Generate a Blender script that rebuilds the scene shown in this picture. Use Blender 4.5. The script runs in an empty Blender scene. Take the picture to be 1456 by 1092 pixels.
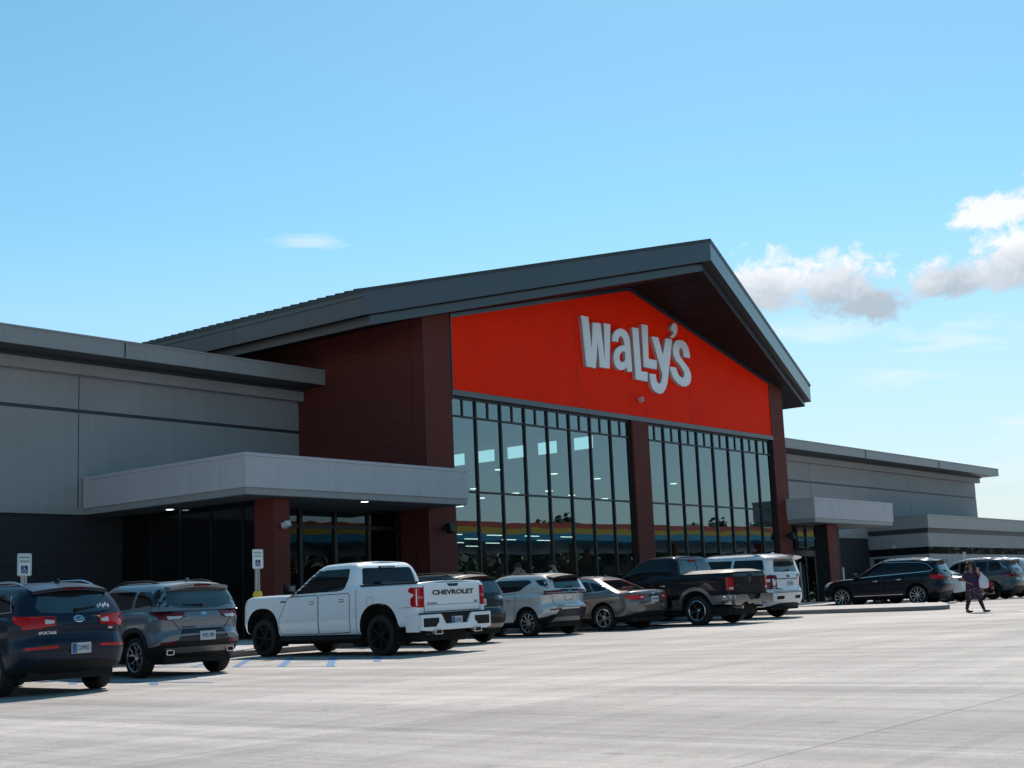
import bpy, bmesh, math, random
from mathutils import Vector, Matrix
from mathutils.bvhtree import BVHTree
random.seed(7)
R = math.radians
scene = bpy.context.scene
COL = scene.collection

# ---------------------------------------------------------------- camera
EYE = 1.17
cam_d = bpy.data.cameras.new('camera')
cam_d.sensor_fit = 'HORIZONTAL'
cam_d.sensor_width = 36.0
cam_d.lens = 1952.75 / 1456 * 36
cam_d.clip_start = 0.1
cam_d.clip_end = 6000
cam = bpy.data.objects.new('camera', cam_d)
COL.objects.link(cam)
_r = Vector((0.6291167722, -0.776158435, -0.042310409))
_u = -Vector((0.0999017152, 0.1347159742, -0.9858353075))
_f = Vector((0.7708642774, 0.6159786442, 0.1622916378))
cam.matrix_world = Matrix(((_r.x, _u.x, -_f.x, 0), (_r.y, _u.y, -_f.y, 0), (_r.z, _u.z, -_f.z, EYE), (0, 0, 0, 1)))
scene.camera = cam

# ---------------------------------------------------------------- light, sky
SUN_AZ, SUN_EL = 63.0, 50.0
scene.view_settings.view_transform = 'Standard'
scene.view_settings.look = 'None'
scene.view_settings.exposure = 0.30
scene.view_settings.gamma = 1.0
scene.view_settings.use_curve_mapping = False
sun_d = bpy.data.lights.new('sun', 'SUN')
sun_d.energy = 4.3
sun_d.angle = R(0.53)
sun_d.color = (1.0, 0.92, 0.83)
sun = bpy.data.objects.new('sun', sun_d)
COL.objects.link(sun)
_s = Vector((math.sin(R(SUN_AZ)) * math.cos(R(SUN_EL)), math.cos(R(SUN_AZ)) * math.cos(R(SUN_EL)), math.sin(R(SUN_EL))))
sun.rotation_euler = _s.to_track_quat('Z', 'Y').to_euler()

world = bpy.data.worlds.new('World')
scene.world = world
world.use_nodes = True


def make_world():
    nt = world.node_tree
    N, L = nt.nodes, nt.links
    bg = N['Background']
    sky = N.new('ShaderNodeTexSky')
    sky.sky_type = 'NISHITA'
    sky.sun_disc = False
    sky.sun_elevation = R(SUN_EL)
    sky.sun_rotation = R(SUN_AZ)
    sky.air_density = 1.0
    sky.dust_density = 0.25
    sky.ozone_density = 1.6
    hs = N.new('ShaderNodeHueSaturation')
    hs.inputs['Hue'].default_value = 0.472
    hs.inputs['Saturation'].default_value = 1.22
    hs.inputs['Value'].default_value = 1.06
    L.new(sky.outputs[0], hs.inputs['Color'])
    tc = N.new('ShaderNodeTexCoord')
    sep = N.new('ShaderNodeSeparateXYZ')
    L.new(tc.outputs['Generated'], sep.inputs[0])

    def M(op, a, b=None, c=None, clamp=False):
        m = N.new('ShaderNodeMath')
        m.operation = op
        m.use_clamp = clamp
        for i, v in enumerate((a, b, c)):
            if v is None:
                continue
            if isinstance(v, (int, float)):
                m.inputs[i].default_value = v
            else:
                L.new(v, m.inputs[i])
        return m.outputs[0]
    az = M('MULTIPLY', M('ARCTAN2', sep.outputs['X'], sep.outputs['Y']), 57.29578)
    el = M('MULTIPLY', M('ARCSINE', sep.outputs['Z']), 57.29578)
    comb = N.new('ShaderNodeCombineXYZ')
    L.new(az, comb.inputs[0])
    L.new(el, comb.inputs[1])

    def noise(scale, detail, rough, sx=1.0, sy=1.0, off=0.0, dist=0.0):
        mp = N.new('ShaderNodeMapping')
        mp.inputs['Scale'].default_value = (sx, sy, 1)
        mp.inputs['Location'].default_value = (off, off * 0.7, 0)
        L.new(comb.outputs[0], mp.inputs[0])
        t = N.new('ShaderNodeTexNoise')
        t.inputs['Scale'].default_value = scale
        t.inputs['Detail'].default_value = detail
        t.inputs['Roughness'].default_value = rough
        t.inputs['Distortion'].default_value = dist
        L.new(mp.outputs[0], t.inputs['Vector'])
        return t.outputs['Fac']
    puff = noise(0.85, 10, 0.66, 1.0, 1.3, 3.7, 0.5)
    wisp = noise(0.5, 8, 0.6, 0.55, 2.4, 9.1, 0.6)

    def blob(a0, e0, ra, re_up, re_dn):
        da = M('DIVIDE', M('SUBTRACT', az, a0), ra)
        de = M('SUBTRACT', el, e0)
        up = M('DIVIDE', M('MAXIMUM', de, 0.0), re_up)
        dn = M('DIVIDE', M('MINIMUM', de, 0.0), re_dn)
        d = M('SQRT', M('ADD', M('MULTIPLY', da, da), M('ADD', M('MULTIPLY', up, up), M('MULTIPLY', dn, dn))))
        return M('SUBTRACT', 1.0, d)
    # cumulus heaps (azimuth, elevation of the flat base, half width, height above, below)
    heaps = [(61.9, 12.5, 2.9, 1.9, 1.0), (65.2, 12.4, 2.4, 1.8, 1.3), (66.4, 11.7, 1.9, 1.0, 1.1),
             (69.7, 12.1, 2.0, 1.4, 0.7), (72.6, 12.5, 2.8, 2.3, 1.1), (71.6, 14.6, 1.9, 1.2, 0.8), (74.6, 14.9, 2.7, 2.0, 1.8),
             (80, 12.5, 3.5, 2.5, 1.2), (27, 11.5, 3, 1.8, 1.0)]
    field = None
    for h in heaps:
        b = blob(*h)
        field = b if field is None else M('MAXIMUM', field, b)
    dens = M('ADD', field, M('MULTIPLY', M('SUBTRACT', puff, 0.5), 2.1))
    mask = M('MULTIPLY', M('SUBTRACT', dens, 0.06), 2.3, clamp=True)
    # shading: the bases are grey, the crowns white
    base = None
    for (a0, e0) in ((61.6, 12.5), (72, 12.2)):
        pass
    hgt = M('ADD', M('MULTIPLY', M('SUBTRACT', el, 12.8), 0.55), M('MULTIPLY', M('SUBTRACT', puff, 0.5), 2.0))
    hgt = M('ADD', hgt, M('MULTIPLY', M('SUBTRACT', dens, 0.8), -0.35))
    hgt = M('ADD', hgt, 0.52, clamp=True)
    ccol = N.new('ShaderNodeMixRGB')
    ccol.inputs[1].default_value = (3.7, 4.3, 4.9, 1)
    ccol.inputs[2].default_value = (7.8, 7.8, 8.1, 1)
    L.new(hgt, ccol.inputs[0])
    # thin streaks of cirrus and a veil of haze to the right, low down
    wb = None
    for h in ((42.5, 15.45, 2.2, 0.42, 0.36), (67.0, 8.6, 2.5, 0.5, 0.5), (71.8, 6.3, 1.6, 1.0, 1.4), (64.5, 10.7, 3.0, 0.8, 0.8), (70.0, 9.8, 4.0, 1.0, 0.8), (74, 4.5, 5, 2, 2)):
        b = blob(*h)
        wb = b if wb is None else M('MAXIMUM', wb, b)
    wd = M('ADD', M('MULTIPLY', wb, 0.9), M('MULTIPLY', M('SUBTRACT', wisp, 0.5), 3.2))
    wmask = M('MULTIPLY', M('MULTIPLY', M('SUBTRACT', wd, 0.2), 1.3, clamp=True), 0.42)
    m1 = N.new('ShaderNodeMixRGB')
    m1.inputs[2].default_value = (7.2, 7.6, 8.2, 1)
    L.new(wmask, m1.inputs[0])
    hz = N.new('ShaderNodeMixRGB')                      # summer haze low over the horizon
    hz.inputs[2].default_value = (4.6, 5.35, 5.95, 1)
    L.new(M('MULTIPLY', M('SUBTRACT', 1.0, M('DIVIDE', M('MAXIMUM', el, 0.0), 16.0), clamp=True), 0.82), hz.inputs[0])
    L.new(hs.outputs[0], hz.inputs[1])
    L.new(hz.outputs[0], m1.inputs[1])
    m2 = N.new('ShaderNodeMixRGB')
    L.new(M('MULTIPLY', mask, 0.94), m2.inputs[0])
    L.new(m1.outputs[0], m2.inputs[1])
    L.new(ccol.outputs[0], m2.inputs[2])
    L.new(m2.outputs[0], bg.inputs['Color'])
    bg.inputs['Strength'].default_value = 0.105


make_world()

# ---------------------------------------------------------------- materials
MATS = {}


def mat(name, col=(0.5, 0.5, 0.5), rough=0.5, metal=0.0, spec=0.5, coat=0.0, coat_rough=0.03, emit=None, emit_s=0.0, var=0.0, vscale=3.0, bump=0.0, bscale=40.0, ior=None, weather=0.0):
    if name in MATS:
        return MATS[name]
    m = bpy.data.materials.new(name)
    m.use_nodes = True
    nt = m.node_tree
    p = nt.nodes['Principled BSDF']
    p.inputs['Base Color'].default_value = (*col, 1)
    p.inputs['Roughness'].default_value = rough
    p.inputs['Metallic'].default_value = metal
    p.inputs['Specular IOR Level'].default_value = spec
    p.inputs['Coat Weight'].default_value = coat
    p.inputs['Coat Roughness'].default_value = coat_rough
    if ior:
        p.inputs['IOR'].default_value = ior
    if emit:
        p.inputs['Emission Color'].default_value = (*emit, 1)
        p.inputs['Emission Strength'].default_value = emit_s
    if var or bump:
        tc = nt.nodes.new('ShaderNodeTexCoord')
    if var:
        t = nt.nodes.new('ShaderNodeTexNoise')
        t.inputs['Scale'].default_value = vscale
        t.inputs['Detail'].default_value = 6
        nt.links.new(tc.outputs['Object'], t.inputs['Vector'])
        mr = nt.nodes.new('ShaderNodeMapRange')
        mr.inputs[1].default_value = 0.3
        mr.inputs[2].default_value = 0.7
        mr.inputs[3].default_value = 1 - var
        mr.inputs[4].default_value = 1 + var
        nt.links.new(t.outputs['Fac'], mr.inputs[0])
        mx = nt.nodes.new('ShaderNodeMixRGB')
        mx.blend_type = 'MULTIPLY'
        mx.inputs[0].default_value = 1
        mx.inputs[1].default_value = (*col, 1)
        nt.links.new(mr.outputs[0], mx.inputs[2])
        nt.links.new(mx.outputs[0], p.inputs['Base Color'])
        if weather:                                     # rain streaks and dust, drawn out downwards
            mp = nt.nodes.new('ShaderNodeMapping')
            mp.inputs['Scale'].default_value = (2.2, 2.2, 0.12)
            nt.links.new(tc.outputs['Object'], mp.inputs[0])
            t3 = nt.nodes.new('ShaderNodeTexNoise')
            t3.inputs['Scale'].default_value = 1.6
            t3.inputs['Detail'].default_value = 6
            t3.inputs['Roughness'].default_value = 0.65
            nt.links.new(mp.outputs[0], t3.inputs['Vector'])
            m3 = nt.nodes.new('ShaderNodeMapRange')
            m3.inputs[1].default_value = 0.45
            m3.inputs[2].default_value = 0.75
            m3.inputs[3].default_value = 1.0
            m3.inputs[4].default_value = 1 - weather
            nt.links.new(t3.outputs['Fac'], m3.inputs[0])
            x3 = nt.nodes.new('ShaderNodeMixRGB')
            x3.blend_type = 'MULTIPLY'
            x3.inputs[0].default_value = 1
            nt.links.new(mx.outputs[0], x3.inputs[1])
            nt.links.new(m3.outputs[0], x3.inputs[2])
            nt.links.new(x3.outputs[0], p.inputs['Base Color'])
    if bump:
        t2 = nt.nodes.new('ShaderNodeTexNoise')
        t2.inputs['Scale'].default_value = bscale
        t2.inputs['Detail'].default_value = 4
        nt.links.new(tc.outputs['Object'], t2.inputs['Vector'])
        b = nt.nodes.new('ShaderNodeBump')
        b.inputs['Strength'].default_value = bump
        b.inputs['Distance'].default_value = 0.02
        nt.links.new(t2.outputs['Fac'], b.inputs['Height'])
        nt.links.new(b.outputs[0], p.inputs['Normal'])
    MATS[name] = m
    return m


def lined_mat(name, col, line, pitch_z, rough=0.45, spec=0.5, var=0.12, pitch_x=0.0, lw=0.08, bumpd=0.006, stagger=False):
    """cladding or masonry: fine horizontal courses (and vertical joints) cut into one colour"""
    m = bpy.data.materials.new(name)
    m.use_nodes = True
    nt = m.node_tree
    N, L = nt.nodes, nt.links
    p = N['Principled BSDF']
    p.inputs['Roughness'].default_value = rough
    p.inputs['Specular IOR Level'].default_value = spec
    tc = N.new('ShaderNodeTexCoord')
    sep = N.new('ShaderNodeSeparateXYZ')
    L.new(tc.outputs['Object'], sep.inputs[0])
    sm = N.new('ShaderNodeMath')
    sm.operation = 'ADD'
    L.new(sep.outputs['X'], sm.inputs[0])
    L.new(sep.outputs['Y'], sm.inputs[1])
    cb = N.new('ShaderNodeCombineXYZ')
    L.new(sm.outputs[0], cb.inputs[0])
    L.new(sep.outputs['Z'], cb.inputs[1])
    br = N.new('ShaderNodeTexBrick')
    br.inputs['Scale'].default_value = 1
    br.inputs['Brick Width'].default_value = pitch_x if pitch_x else 7.3
    br.inputs['Row Height'].default_value = pitch_z
    br.inputs['Mortar Size'].default_value = pitch_z * lw
    br.inputs['Mortar Smooth'].default_value = 0.3
    br.offset = 0.5 if stagger or not pitch_x else 0.37
    d = [c * (1 - var) for c in col]
    u = [c * (1 + var) for c in col]
    br.inputs['Color1'].default_value = (*d, 1)
    br.inputs['Color2'].default_value = (*u, 1)
    br.inputs['Mortar'].default_value = (*line, 1)
    L.new(cb.outputs[0], br.inputs['Vector'])
    L.new(br.outputs['Color'], p.inputs['Base Color'])
    b = N.new('ShaderNodeBump')
    b.invert = True
    b.inputs['Distance'].default_value = bumpd
    b.inputs['Strength'].default_value = 0.6
    L.new(br.outputs['Fac'], b.inputs['Height'])
    L.new(b.outputs[0], p.inputs['Normal'])
    MATS[name] = m
    return m


def pane_mat(name, tint=(0.42, 0.62, 0.6), refl=0.17, rough=0.0, wav=0.0):
    m = bpy.data.materials.new(name)
    m.use_nodes = True
    nt = m.node_tree
    N, L = nt.nodes, nt.links
    N.remove(N['Principled BSDF'])
    out = N['Material Output']
    tr = N.new('ShaderNodeBsdfTransparent')
    tr.inputs[0].default_value = (*tint, 1)
    gl = N.new('ShaderNodeBsdfGlossy')
    gl.inputs['Color'].default_value = (0.72, 0.93, 1.0, 1)
    gl.inputs['Roughness'].default_value = rough
    lw = N.new('ShaderNodeFresnel')
    lw.inputs['IOR'].default_value = 1.5
    mr = N.new('ShaderNodeMapRange')
    mr.inputs[1].default_value = 0.0
    mr.inputs[2].default_value = 1.0
    mr.inputs[3].default_value = refl
    mr.inputs[4].default_value = 1.0
    L.new(lw.outputs[0], mr.inputs[0])
    mx = N.new('ShaderNodeMixShader')
    L.new(mr.outputs[0], mx.inputs[0])
    L.new(tr.outputs[0], mx.inputs[1])
    L.new(gl.outputs[0], mx.inputs[2])
    L.new(mx.outputs[0], out.inputs['Surface'])
    if wav:
        tc = N.new('ShaderNodeTexCoord')
        t = N.new('ShaderNodeTexNoise')
        t.inputs['Scale'].default_value = 0.8
        t.inputs['Detail'].default_value = 1
        L.new(tc.outputs['Object'], t.inputs['Vector'])
        b = N.new('ShaderNodeBump')
        b.inputs['Strength'].default_value = 1.0
        b.inputs['Distance'].default_value = wav
        L.new(t.outputs['Fac'], b.inputs['Height'])
        L.new(b.outputs[0], gl.inputs['Normal'])
    MATS[name] = m
    return m


# ---------------------------------------------------------------- helpers
def obj(name, me, parent=None, material=None, smooth=None, mats=None):
    """link a bmesh / mesh as ONE object"""
    if isinstance(me, bmesh.types.BMesh):
        bm = me
        me = bpy.data.meshes.new(name)
        bm.normal_update()
        bm.to_mesh(me)
        bm.free()
    o = bpy.data.objects.new(name, me)
    COL.objects.link(o)
    if mats:
        for m in mats:
            me.materials.append(m)
    elif material is not None:
        me.materials.append(material)
    if smooth is not None:
        me.shade_smooth()
        me.set_sharp_from_angle(angle=R(smooth))
    if parent is not None:
        o.parent = parent
    return o


def thing(name, label, cat, loc=(0, 0, 0), rz=0.0, group=None):
    o = bpy.data.objects.new(name, None)
    COL.objects.link(o)
    o.location = loc
    o.rotation_euler = (0, 0, rz)
    o.empty_display_size = 0.3
    return tag(o, label, cat, group)


def tag(o, label, cat, group=None):
    o['label'] = label
    o['category'] = cat
    if group:
        o['group'] = group
    return o


def struct(o, kind='structure'):
    o['kind'] = kind
    return o


def box(bm, x0, x1, y0, y1, z0, z1, bev=0.0, rot=None, piv=None):
    g = bmesh.ops.create_cube(bm, size=1)
    vs = g['verts']
    for v in vs:
        v.co = Vector(((x0 + x1) / 2 + v.co.x * (x1 - x0), (y0 + y1) / 2 + v.co.y * (y1 - y0), (z0 + z1) / 2 + v.co.z * (z1 - z0)))
    if bev:
        es = list({e for v in vs for e in v.link_edges})
        r = bmesh.ops.bevel(bm, geom=es, offset=bev, segments=2, affect='EDGES', profile=0.7)
        vs = list({v for f in r['faces'] for v in f.verts} | {v for v in vs if v.is_valid})
    if rot is not None:
        bmesh.ops.rotate(bm, verts=vs, cent=piv or ((x0 + x1) / 2, (y0 + y1) / 2, (z0 + z1) / 2), matrix=rot)
    return vs


def prism(bm, pts, d0, d1, plane='xz'):
    """extrude a 2D outline between two depths; plane names the outline's axes"""
    def P(a, b, d):
        return {'xz': (a, d, b), 'xy': (a, b, d), 'yz': (d, a, b)}[plane]
    A = [bm.verts.new(P(a, b, d0)) for a, b in pts]
    B = [bm.verts.new(P(a, b, d1)) for a, b in pts]
    n = len(pts)
    fs = [bm.faces.new(A), bm.faces.new(B[::-1])]
    for i in range(n):
        fs.append(bm.faces.new((A[i], B[i], B[(i + 1) % n], A[(i + 1) % n])))
    bmesh.ops.recalc_face_normals(bm, faces=fs)
    return A + B


def tube(bm, path, r, seg=8, caps=True):
    """a round bar along a list of points; r may be a list"""
    pts = [Vector(p) for p in path]
    rs = r if isinstance(r, (list, tuple)) else [r] * len(pts)
    rings = []
    up = None
    for i, p in enumerate(pts):
        t = (pts[min(i + 1, len(pts) - 1)] - pts[max(i - 1, 0)]).normalized()
        if up is None:
            up = Vector((0, 0, 1)) if abs(t.z) < 0.9 else Vector((1, 0, 0))
        a = t.cross(up).normalized()
        b = a.cross(t).normalized()
        up = b
        rings.append([bm.verts.new(p + (a * math.cos(q) + b * math.sin(q)) * rs[i]) for q in [2 * math.pi * k / seg for k in range(seg)]])
    fs = []
    for i in range(len(rings) - 1):
        for k in range(seg):
            fs.append(bm.faces.new((rings[i][k], rings[i][(k + 1) % seg], rings[i + 1][(k + 1) % seg], rings[i + 1][k])))
    if caps:
        fs.append(bm.faces.new(rings[0][::-1]))
        fs.append(bm.faces.new(rings[-1]))
    bmesh.ops.recalc_face_normals(bm, faces=fs)
    return [v for rr in rings for v in rr]


def lathe(bm, prof, seg=32, axis='x'):
    """prof: list of (axial, radius)"""
    rings = []
    for a, r in prof:
        ring = []
        for k in range(seg):
            q = 2 * math.pi * k / seg
            c, s = r * math.cos(q), r * math.sin(q)
            ring.append(bm.verts.new((a, c, s) if axis == 'x' else ((c, s, a) if axis == 'z' else (c, a, s))))
        rings.append(ring)
    fs = []
    for i in range(len(rings) - 1):
        for k in range(seg):
            fs.append(bm.faces.new((rings[i][k], rings[i][(k + 1) % seg], rings[i + 1][(k + 1) % seg], rings[i + 1][k])))
    return rings, fs


def ground_z(x, y):
    """the lot climbs gently towards the store, then flattens past the island"""
    return 0.0135 * max(-60.0, min(x, 45.4)) + 0.003 * max(0.0, min(x, 100.0) - 45.4) + 0.004 * max(-60.0, min(y, 60.0))


def text_mesh(s, size=1.0, bold=0.0, sx=1.0, extrude=0.0, align='CENTER', spacing=1.0):
    c = bpy.data.curves.new('lettering', 'FONT')
    c.body = s
    c.size = size
    c.align_x = align
    c.align_y = 'CENTER'
    c.offset = bold
    c.extrude = extrude
    c.space_character = spacing
    c.resolution_u = 3
    o = bpy.data.objects.new('lettering', c)
    COL.objects.link(o)
    dg = bpy.context.evaluated_depsgraph_get()
    me = bpy.data.meshes.new_from_object(o.evaluated_get(dg))
    bpy.data.objects.remove(o)
    bpy.data.curves.remove(c)
    for v in me.vertices:
        v.co.x *= sx
    return me


def plane_text(name, s, size, place, parent, material, bold=0.0, sx=1.0, spacing=1.0):
    """flat lettering; place(u, v) -> 3D point"""
    me = text_mesh(s, size, bold, sx, spacing=spacing)
    for v in me.vertices:
        v.co = Vector(place(v.co.x, v.co.y))
    me.update()
    return obj(name, me, parent, material)

# ================================================================ the place: ground
def ground_material():
    m = bpy.data.materials.new('lot_concrete')
    m.use_nodes = True
    nt = m.node_tree
    N, L = nt.nodes, nt.links
    p = N['Principled BSDF']
    p.inputs['Roughness'].default_value = 0.8
    p.inputs['Specular IOR Level'].default_value = 0.35
    tc = N.new('ShaderNodeTexCoord')
    sep = N.new('ShaderNodeSeparateXYZ')
    L.new(tc.outputs['Object'], sep.inputs[0])

    def M(op, a, b=None, c=None, clamp=False):
        mm = N.new('ShaderNodeMath')
        mm.operation = op
        mm.use_clamp = clamp
        for i, v in enumerate((a, b, c)):
            if v is None:
                continue
            if isinstance(v, (int, float)):
                mm.inputs[i].default_value = v
            else:
                L.new(v, mm.inputs[i])
        return mm.outputs[0]

    def noise(sx, sy, scale, detail=5, rough=0.55, off=0.0, dist=0.0):
        mp = N.new('ShaderNodeMapping')
        mp.inputs['Scale'].default_value = (sx, sy, 1)
        mp.inputs['Location'].default_value = (off, off * 1.7, 0)
        L.new(tc.outputs['Object'], mp.inputs[0])
        t = N.new('ShaderNodeTexNoise')
        t.inputs['Scale'].default_value = scale
        t.inputs['Detail'].default_value = detail
        t.inputs['Roughness'].default_value = rough
        t.inputs['Distortion'].default_value = dist
        L.new(mp.outputs[0], t.inputs['Vector'])
        return t.outputs['Fac']

    def rng(v, lo, hi, a, b):
        mr = N.new('ShaderNodeMapRange')
        mr.inputs[1].default_value = lo
        mr.inputs[2].default_value = hi
        mr.inputs[3].default_value = a
        mr.inputs[4].default_value = b
        L.new(v, mr.inputs[0])
        return mr.outputs[0]
    # slabs poured in lanes; every slab a slightly different grey
    br = N.new('ShaderNodeTexBrick')
    br.offset = 0.0
    br.inputs['Scale'].default_value = 1.0
    br.inputs['Brick Width'].default_value = 4.6
    br.inputs['Row Height'].default_value = 4.6
    br.inputs['Mortar Size'].default_value = 0.013
    br.inputs['Mortar Smooth'].default_value = 0.4
    br.inputs['Color1'].default_value = (0.93, 0.93, 0.93, 1)
    br.inputs['Color2'].default_value = (1.07, 1.07, 1.07, 1)
    br.inputs['Mortar'].default_value = (0.48, 0.47, 0.46, 1)
    L.new(tc.outputs['Object'], br.inputs['Vector'])
    sb = N.new('ShaderNodeSeparateColor')
    L.new(br.outputs['Color'], sb.inputs[0])
    big = rng(noise(1, 1, 0.16, 6, 0.65), 0.3, 0.7, 0.84, 1.13)
    streak = rng(noise(1.0, 0.035, 1.6, 7, 0.7, 3.0, 0.4), 0.3, 0.7, 0.70, 1.24)
    cross = rng(noise(0.05, 1.0, 1.1, 7, 0.7, 8.0, 0.3), 0.3, 0.7, 0.80, 1.17)
    broom = rng(noise(1.0, 0.02, 22, 3, 0.6, 5.0), 0.3, 0.7, 0.95, 1.05)
    grain = rng(noise(1, 1, 55, 5, 0.8), 0.3, 0.7, 0.74, 1.22)
    fine = rng(noise(1, 1, 14, 4, 0.6, 2.0), 0.3, 0.7, 0.92, 1.07)
    spot = rng(noise(1, 1, 2.6, 2, 0.5, 12.0), 0.68, 0.76, 1.0, 0.80)
    wn = N.new('ShaderNodeTexWhiteNoise')
    wn.noise_dimensions = '1D'
    L.new(M('FLOOR', M('DIVIDE', M('ADD', sep.outputs['X'], M('MULTIPLY', noise(0.3, 0.05, 1.0, 3, 0.5, 4.0), 0.5)), 2.3)), wn.inputs['W'])
    lane = rng(wn.outputs['Value'], 0.0, 1.0, 0.90, 1.08)
    crack = rng(M('ABSOLUTE', M('SUBTRACT', noise(1, 1, 0.35, 8, 0.7, 21.0, 0.8), 0.5)), 0.0, 0.004, 0.72, 1.0)
    tyre = rng(noise(0.02, 1.6, 1.3, 4, 0.6, 31.0, 0.2), 0.60, 0.72, 1.0, 0.86)
    v = M('MULTIPLY', M('MULTIPLY', lane, crack), tyre)
    v = M('MULTIPLY', v, M('MULTIPLY', sb.outputs[0], 1.0))
    v = M('MULTIPLY', v, M('MULTIPLY', 1.0, 1.0))
    v0 = v
    v = M('MULTIPLY', M('MULTIPLY', 1.0, big), M('MULTIPLY', streak, cross))
    v = M('MULTIPLY', v, v0)
    v_ = M('MULTIPLY', M('MULTIPLY', sb.outputs[0], big), M('MULTIPLY', streak, cross))
    v = M('MULTIPLY', v, M('MULTIPLY', M('MULTIPLY', broom, grain), M('MULTIPLY', spot, fine)))
    mx = N.new('ShaderNodeMixRGB')
    mx.blend_type = 'MULTIPLY'
    mx.inputs[0].default_value = 1
    mx.inputs[1].default_value = (0.395, 0.362, 0.340, 1)
    L.new(v, mx.inputs[2])
    L.new(mx.outputs[0], p.inputs['Base Color'])
    b = N.new('ShaderNodeBump')
    b.inputs['Strength'].default_value = 0.6
    b.inputs['Distance'].default_value = 0.01
    L.new(noise(1, 1, 60, 5, 0.75, 1.0), b.inputs['Height'])
    L.new(b.outputs[0], p.inputs['Normal'])
    MATS['lot_concrete'] = m
    return m


ground_material()


def sheet(name, xs, ys, lift, material):
    bm = bmesh.new()
    V = [[bm.verts.new((x, y, ground_z(x, y) + lift)) for x in xs] for y in ys]
    for j in range(len(ys) - 1):
        for i in range(len(xs) - 1):
            bm.faces.new((V[j][i], V[j][i + 1], V[j + 1][i + 1], V[j + 1][i]))
    return obj(name, bm, None, material)


struct(sheet('ground', [-1500, -300, -60, 0, 20, 45.4, 60, 80, 100, 300, 1500], [-1500, -300, -60, 0, 20, 40, 60, 300, 1500], 0.0, MATS['lot_concrete']))

walk_m = mat('sidewalk_concrete', (0.42, 0.39, 0.37), 0.85, var=0.10, vscale=1.2, bump=0.2, bscale=50)
kerb_m = mat('kerb_concrete', (0.17, 0.165, 0.165), 0.85, var=0.15, vscale=4)


def raised(name, outline, h, top_m, side_m):
    """a raised pavement with a kerb face"""
    bm = bmesh.new()
    A = [bm.verts.new((x, y, ground_z(x, y) - 0.05)) for x, y in outline]
    B = [bm.verts.new((x, y, ground_z(x, y) + h)) for x, y in outline]
    n = len(outline)
    c = Vector((sum(p[0] for p in outline) / n, sum(p[1] for p in outline) / n, 0))
    C = []
    for i in range(n):
        p0, p1, p2 = Vector(outline[i - 1]), Vector(outline[i]), Vector(outline[(i + 1) % n])
        d = ((p1 - p0).normalized() + (p2 - p1).normalized())
        nn = Vector((-d.y, d.x)).normalized() * 0.03
        q = p1 + nn
        C.append(bm.verts.new((q.x, q.y, ground_z(q.x, q.y) + h + 0.012)))
    f = bm.faces.new(C)
    f.material_index = 0
    for i in range(n):
        j = (i + 1) % n
        g = bm.faces.new((A[i], A[j], B[j], B[i]))
        g.material_index = 1
        g = bm.faces.new((B[i], B[j], C[j], C[i]))
        g.material_index = 0
    bmesh.ops.recalc_face_normals(bm, faces=bm.faces)
    return struct(obj(name, bm, mats=[top_m, side_m]))


# one sidewalk along the store, with a kerb; the island pushes out between two rows of stalls
raised('sidewalk', [(-20, 24.9), (41.0, 24.9), (40.85, 19.2), (40.8, 17.3), (40.95, 16.75), (41.4, 16.5), (42.0, 16.6), (44.5, 17.7), (45.1, 18.2), (45.35, 19.0), (45.4, 24.9), (45.4, 40), (-20, 40)], 0.13, walk_m, kerb_m)
raised('sidewalk', [(45.4, 24.9), (100, 24.9), (100, 40), (45.4, 40)], 0.13, walk_m, kerb_m)

# painted markings
paint_blue = mat('blue_paint', (0.028, 0.125, 0.29), 0.7, var=0.18, vscale=5)
paint_white = mat('white_paint', (0.62, 0.62, 0.60), 0.7, var=0.2, vscale=4)


def stripe(bm, a, b, w):
    a, b = Vector(a), Vector(b)
    d = (b - a).normalized()
    n = Vector((-d.y, d.x)) * w / 2
    k = max(2, int((b - a).length / 1.5) + 1)
    prev = None
    for i in range(k):
        p = a.lerp(b, i / (k - 1))
        pr = [bm.verts.new((q.x, q.y, ground_z(q.x, q.y) + 0.004)) for q in (p - n, p + n)]
        if prev:
            bm.faces.new((prev[0], pr[0], pr[1], prev[1]))
        prev = pr


bm = bmesh.new()
for k in range(5):                                    # the hatched aisle beside the white pickup
    y = 18.45 + k * 1.3
    stripe(bm, (17.5, y), (20.1, min(y + 2.65, 24.6)), 0.15)
stripe(bm, (18.7, 18.45), (20.1, 19.8), 0.15)
stripe(bm, (17.42, 18.2), (17.42, 24.6), 0.07)
for k in range(3):
    stripe(bm, (13.5, 18.2 + 2.2 * k), (14.0, 18.9 + 2.2 * k), 0.14)
stripe(bm, (14.0, 17.4), (14.0, 24.6), 0.11)
struct(obj('blue_parking_lines', bm, None, paint_blue))
bm = bmesh.new()
for x in (23.2, 26.9, 30.2, 32.75, 36.1, 46.9, 51.0, 55.6):
    stripe(bm, (x, 18.9), (x, 24.6), 0.10)
stripe(bm, (38.2, 13.2), (40.6, 11.8), 0.42)
struct(obj('white_parking_lines', bm, None, paint_white))

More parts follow.
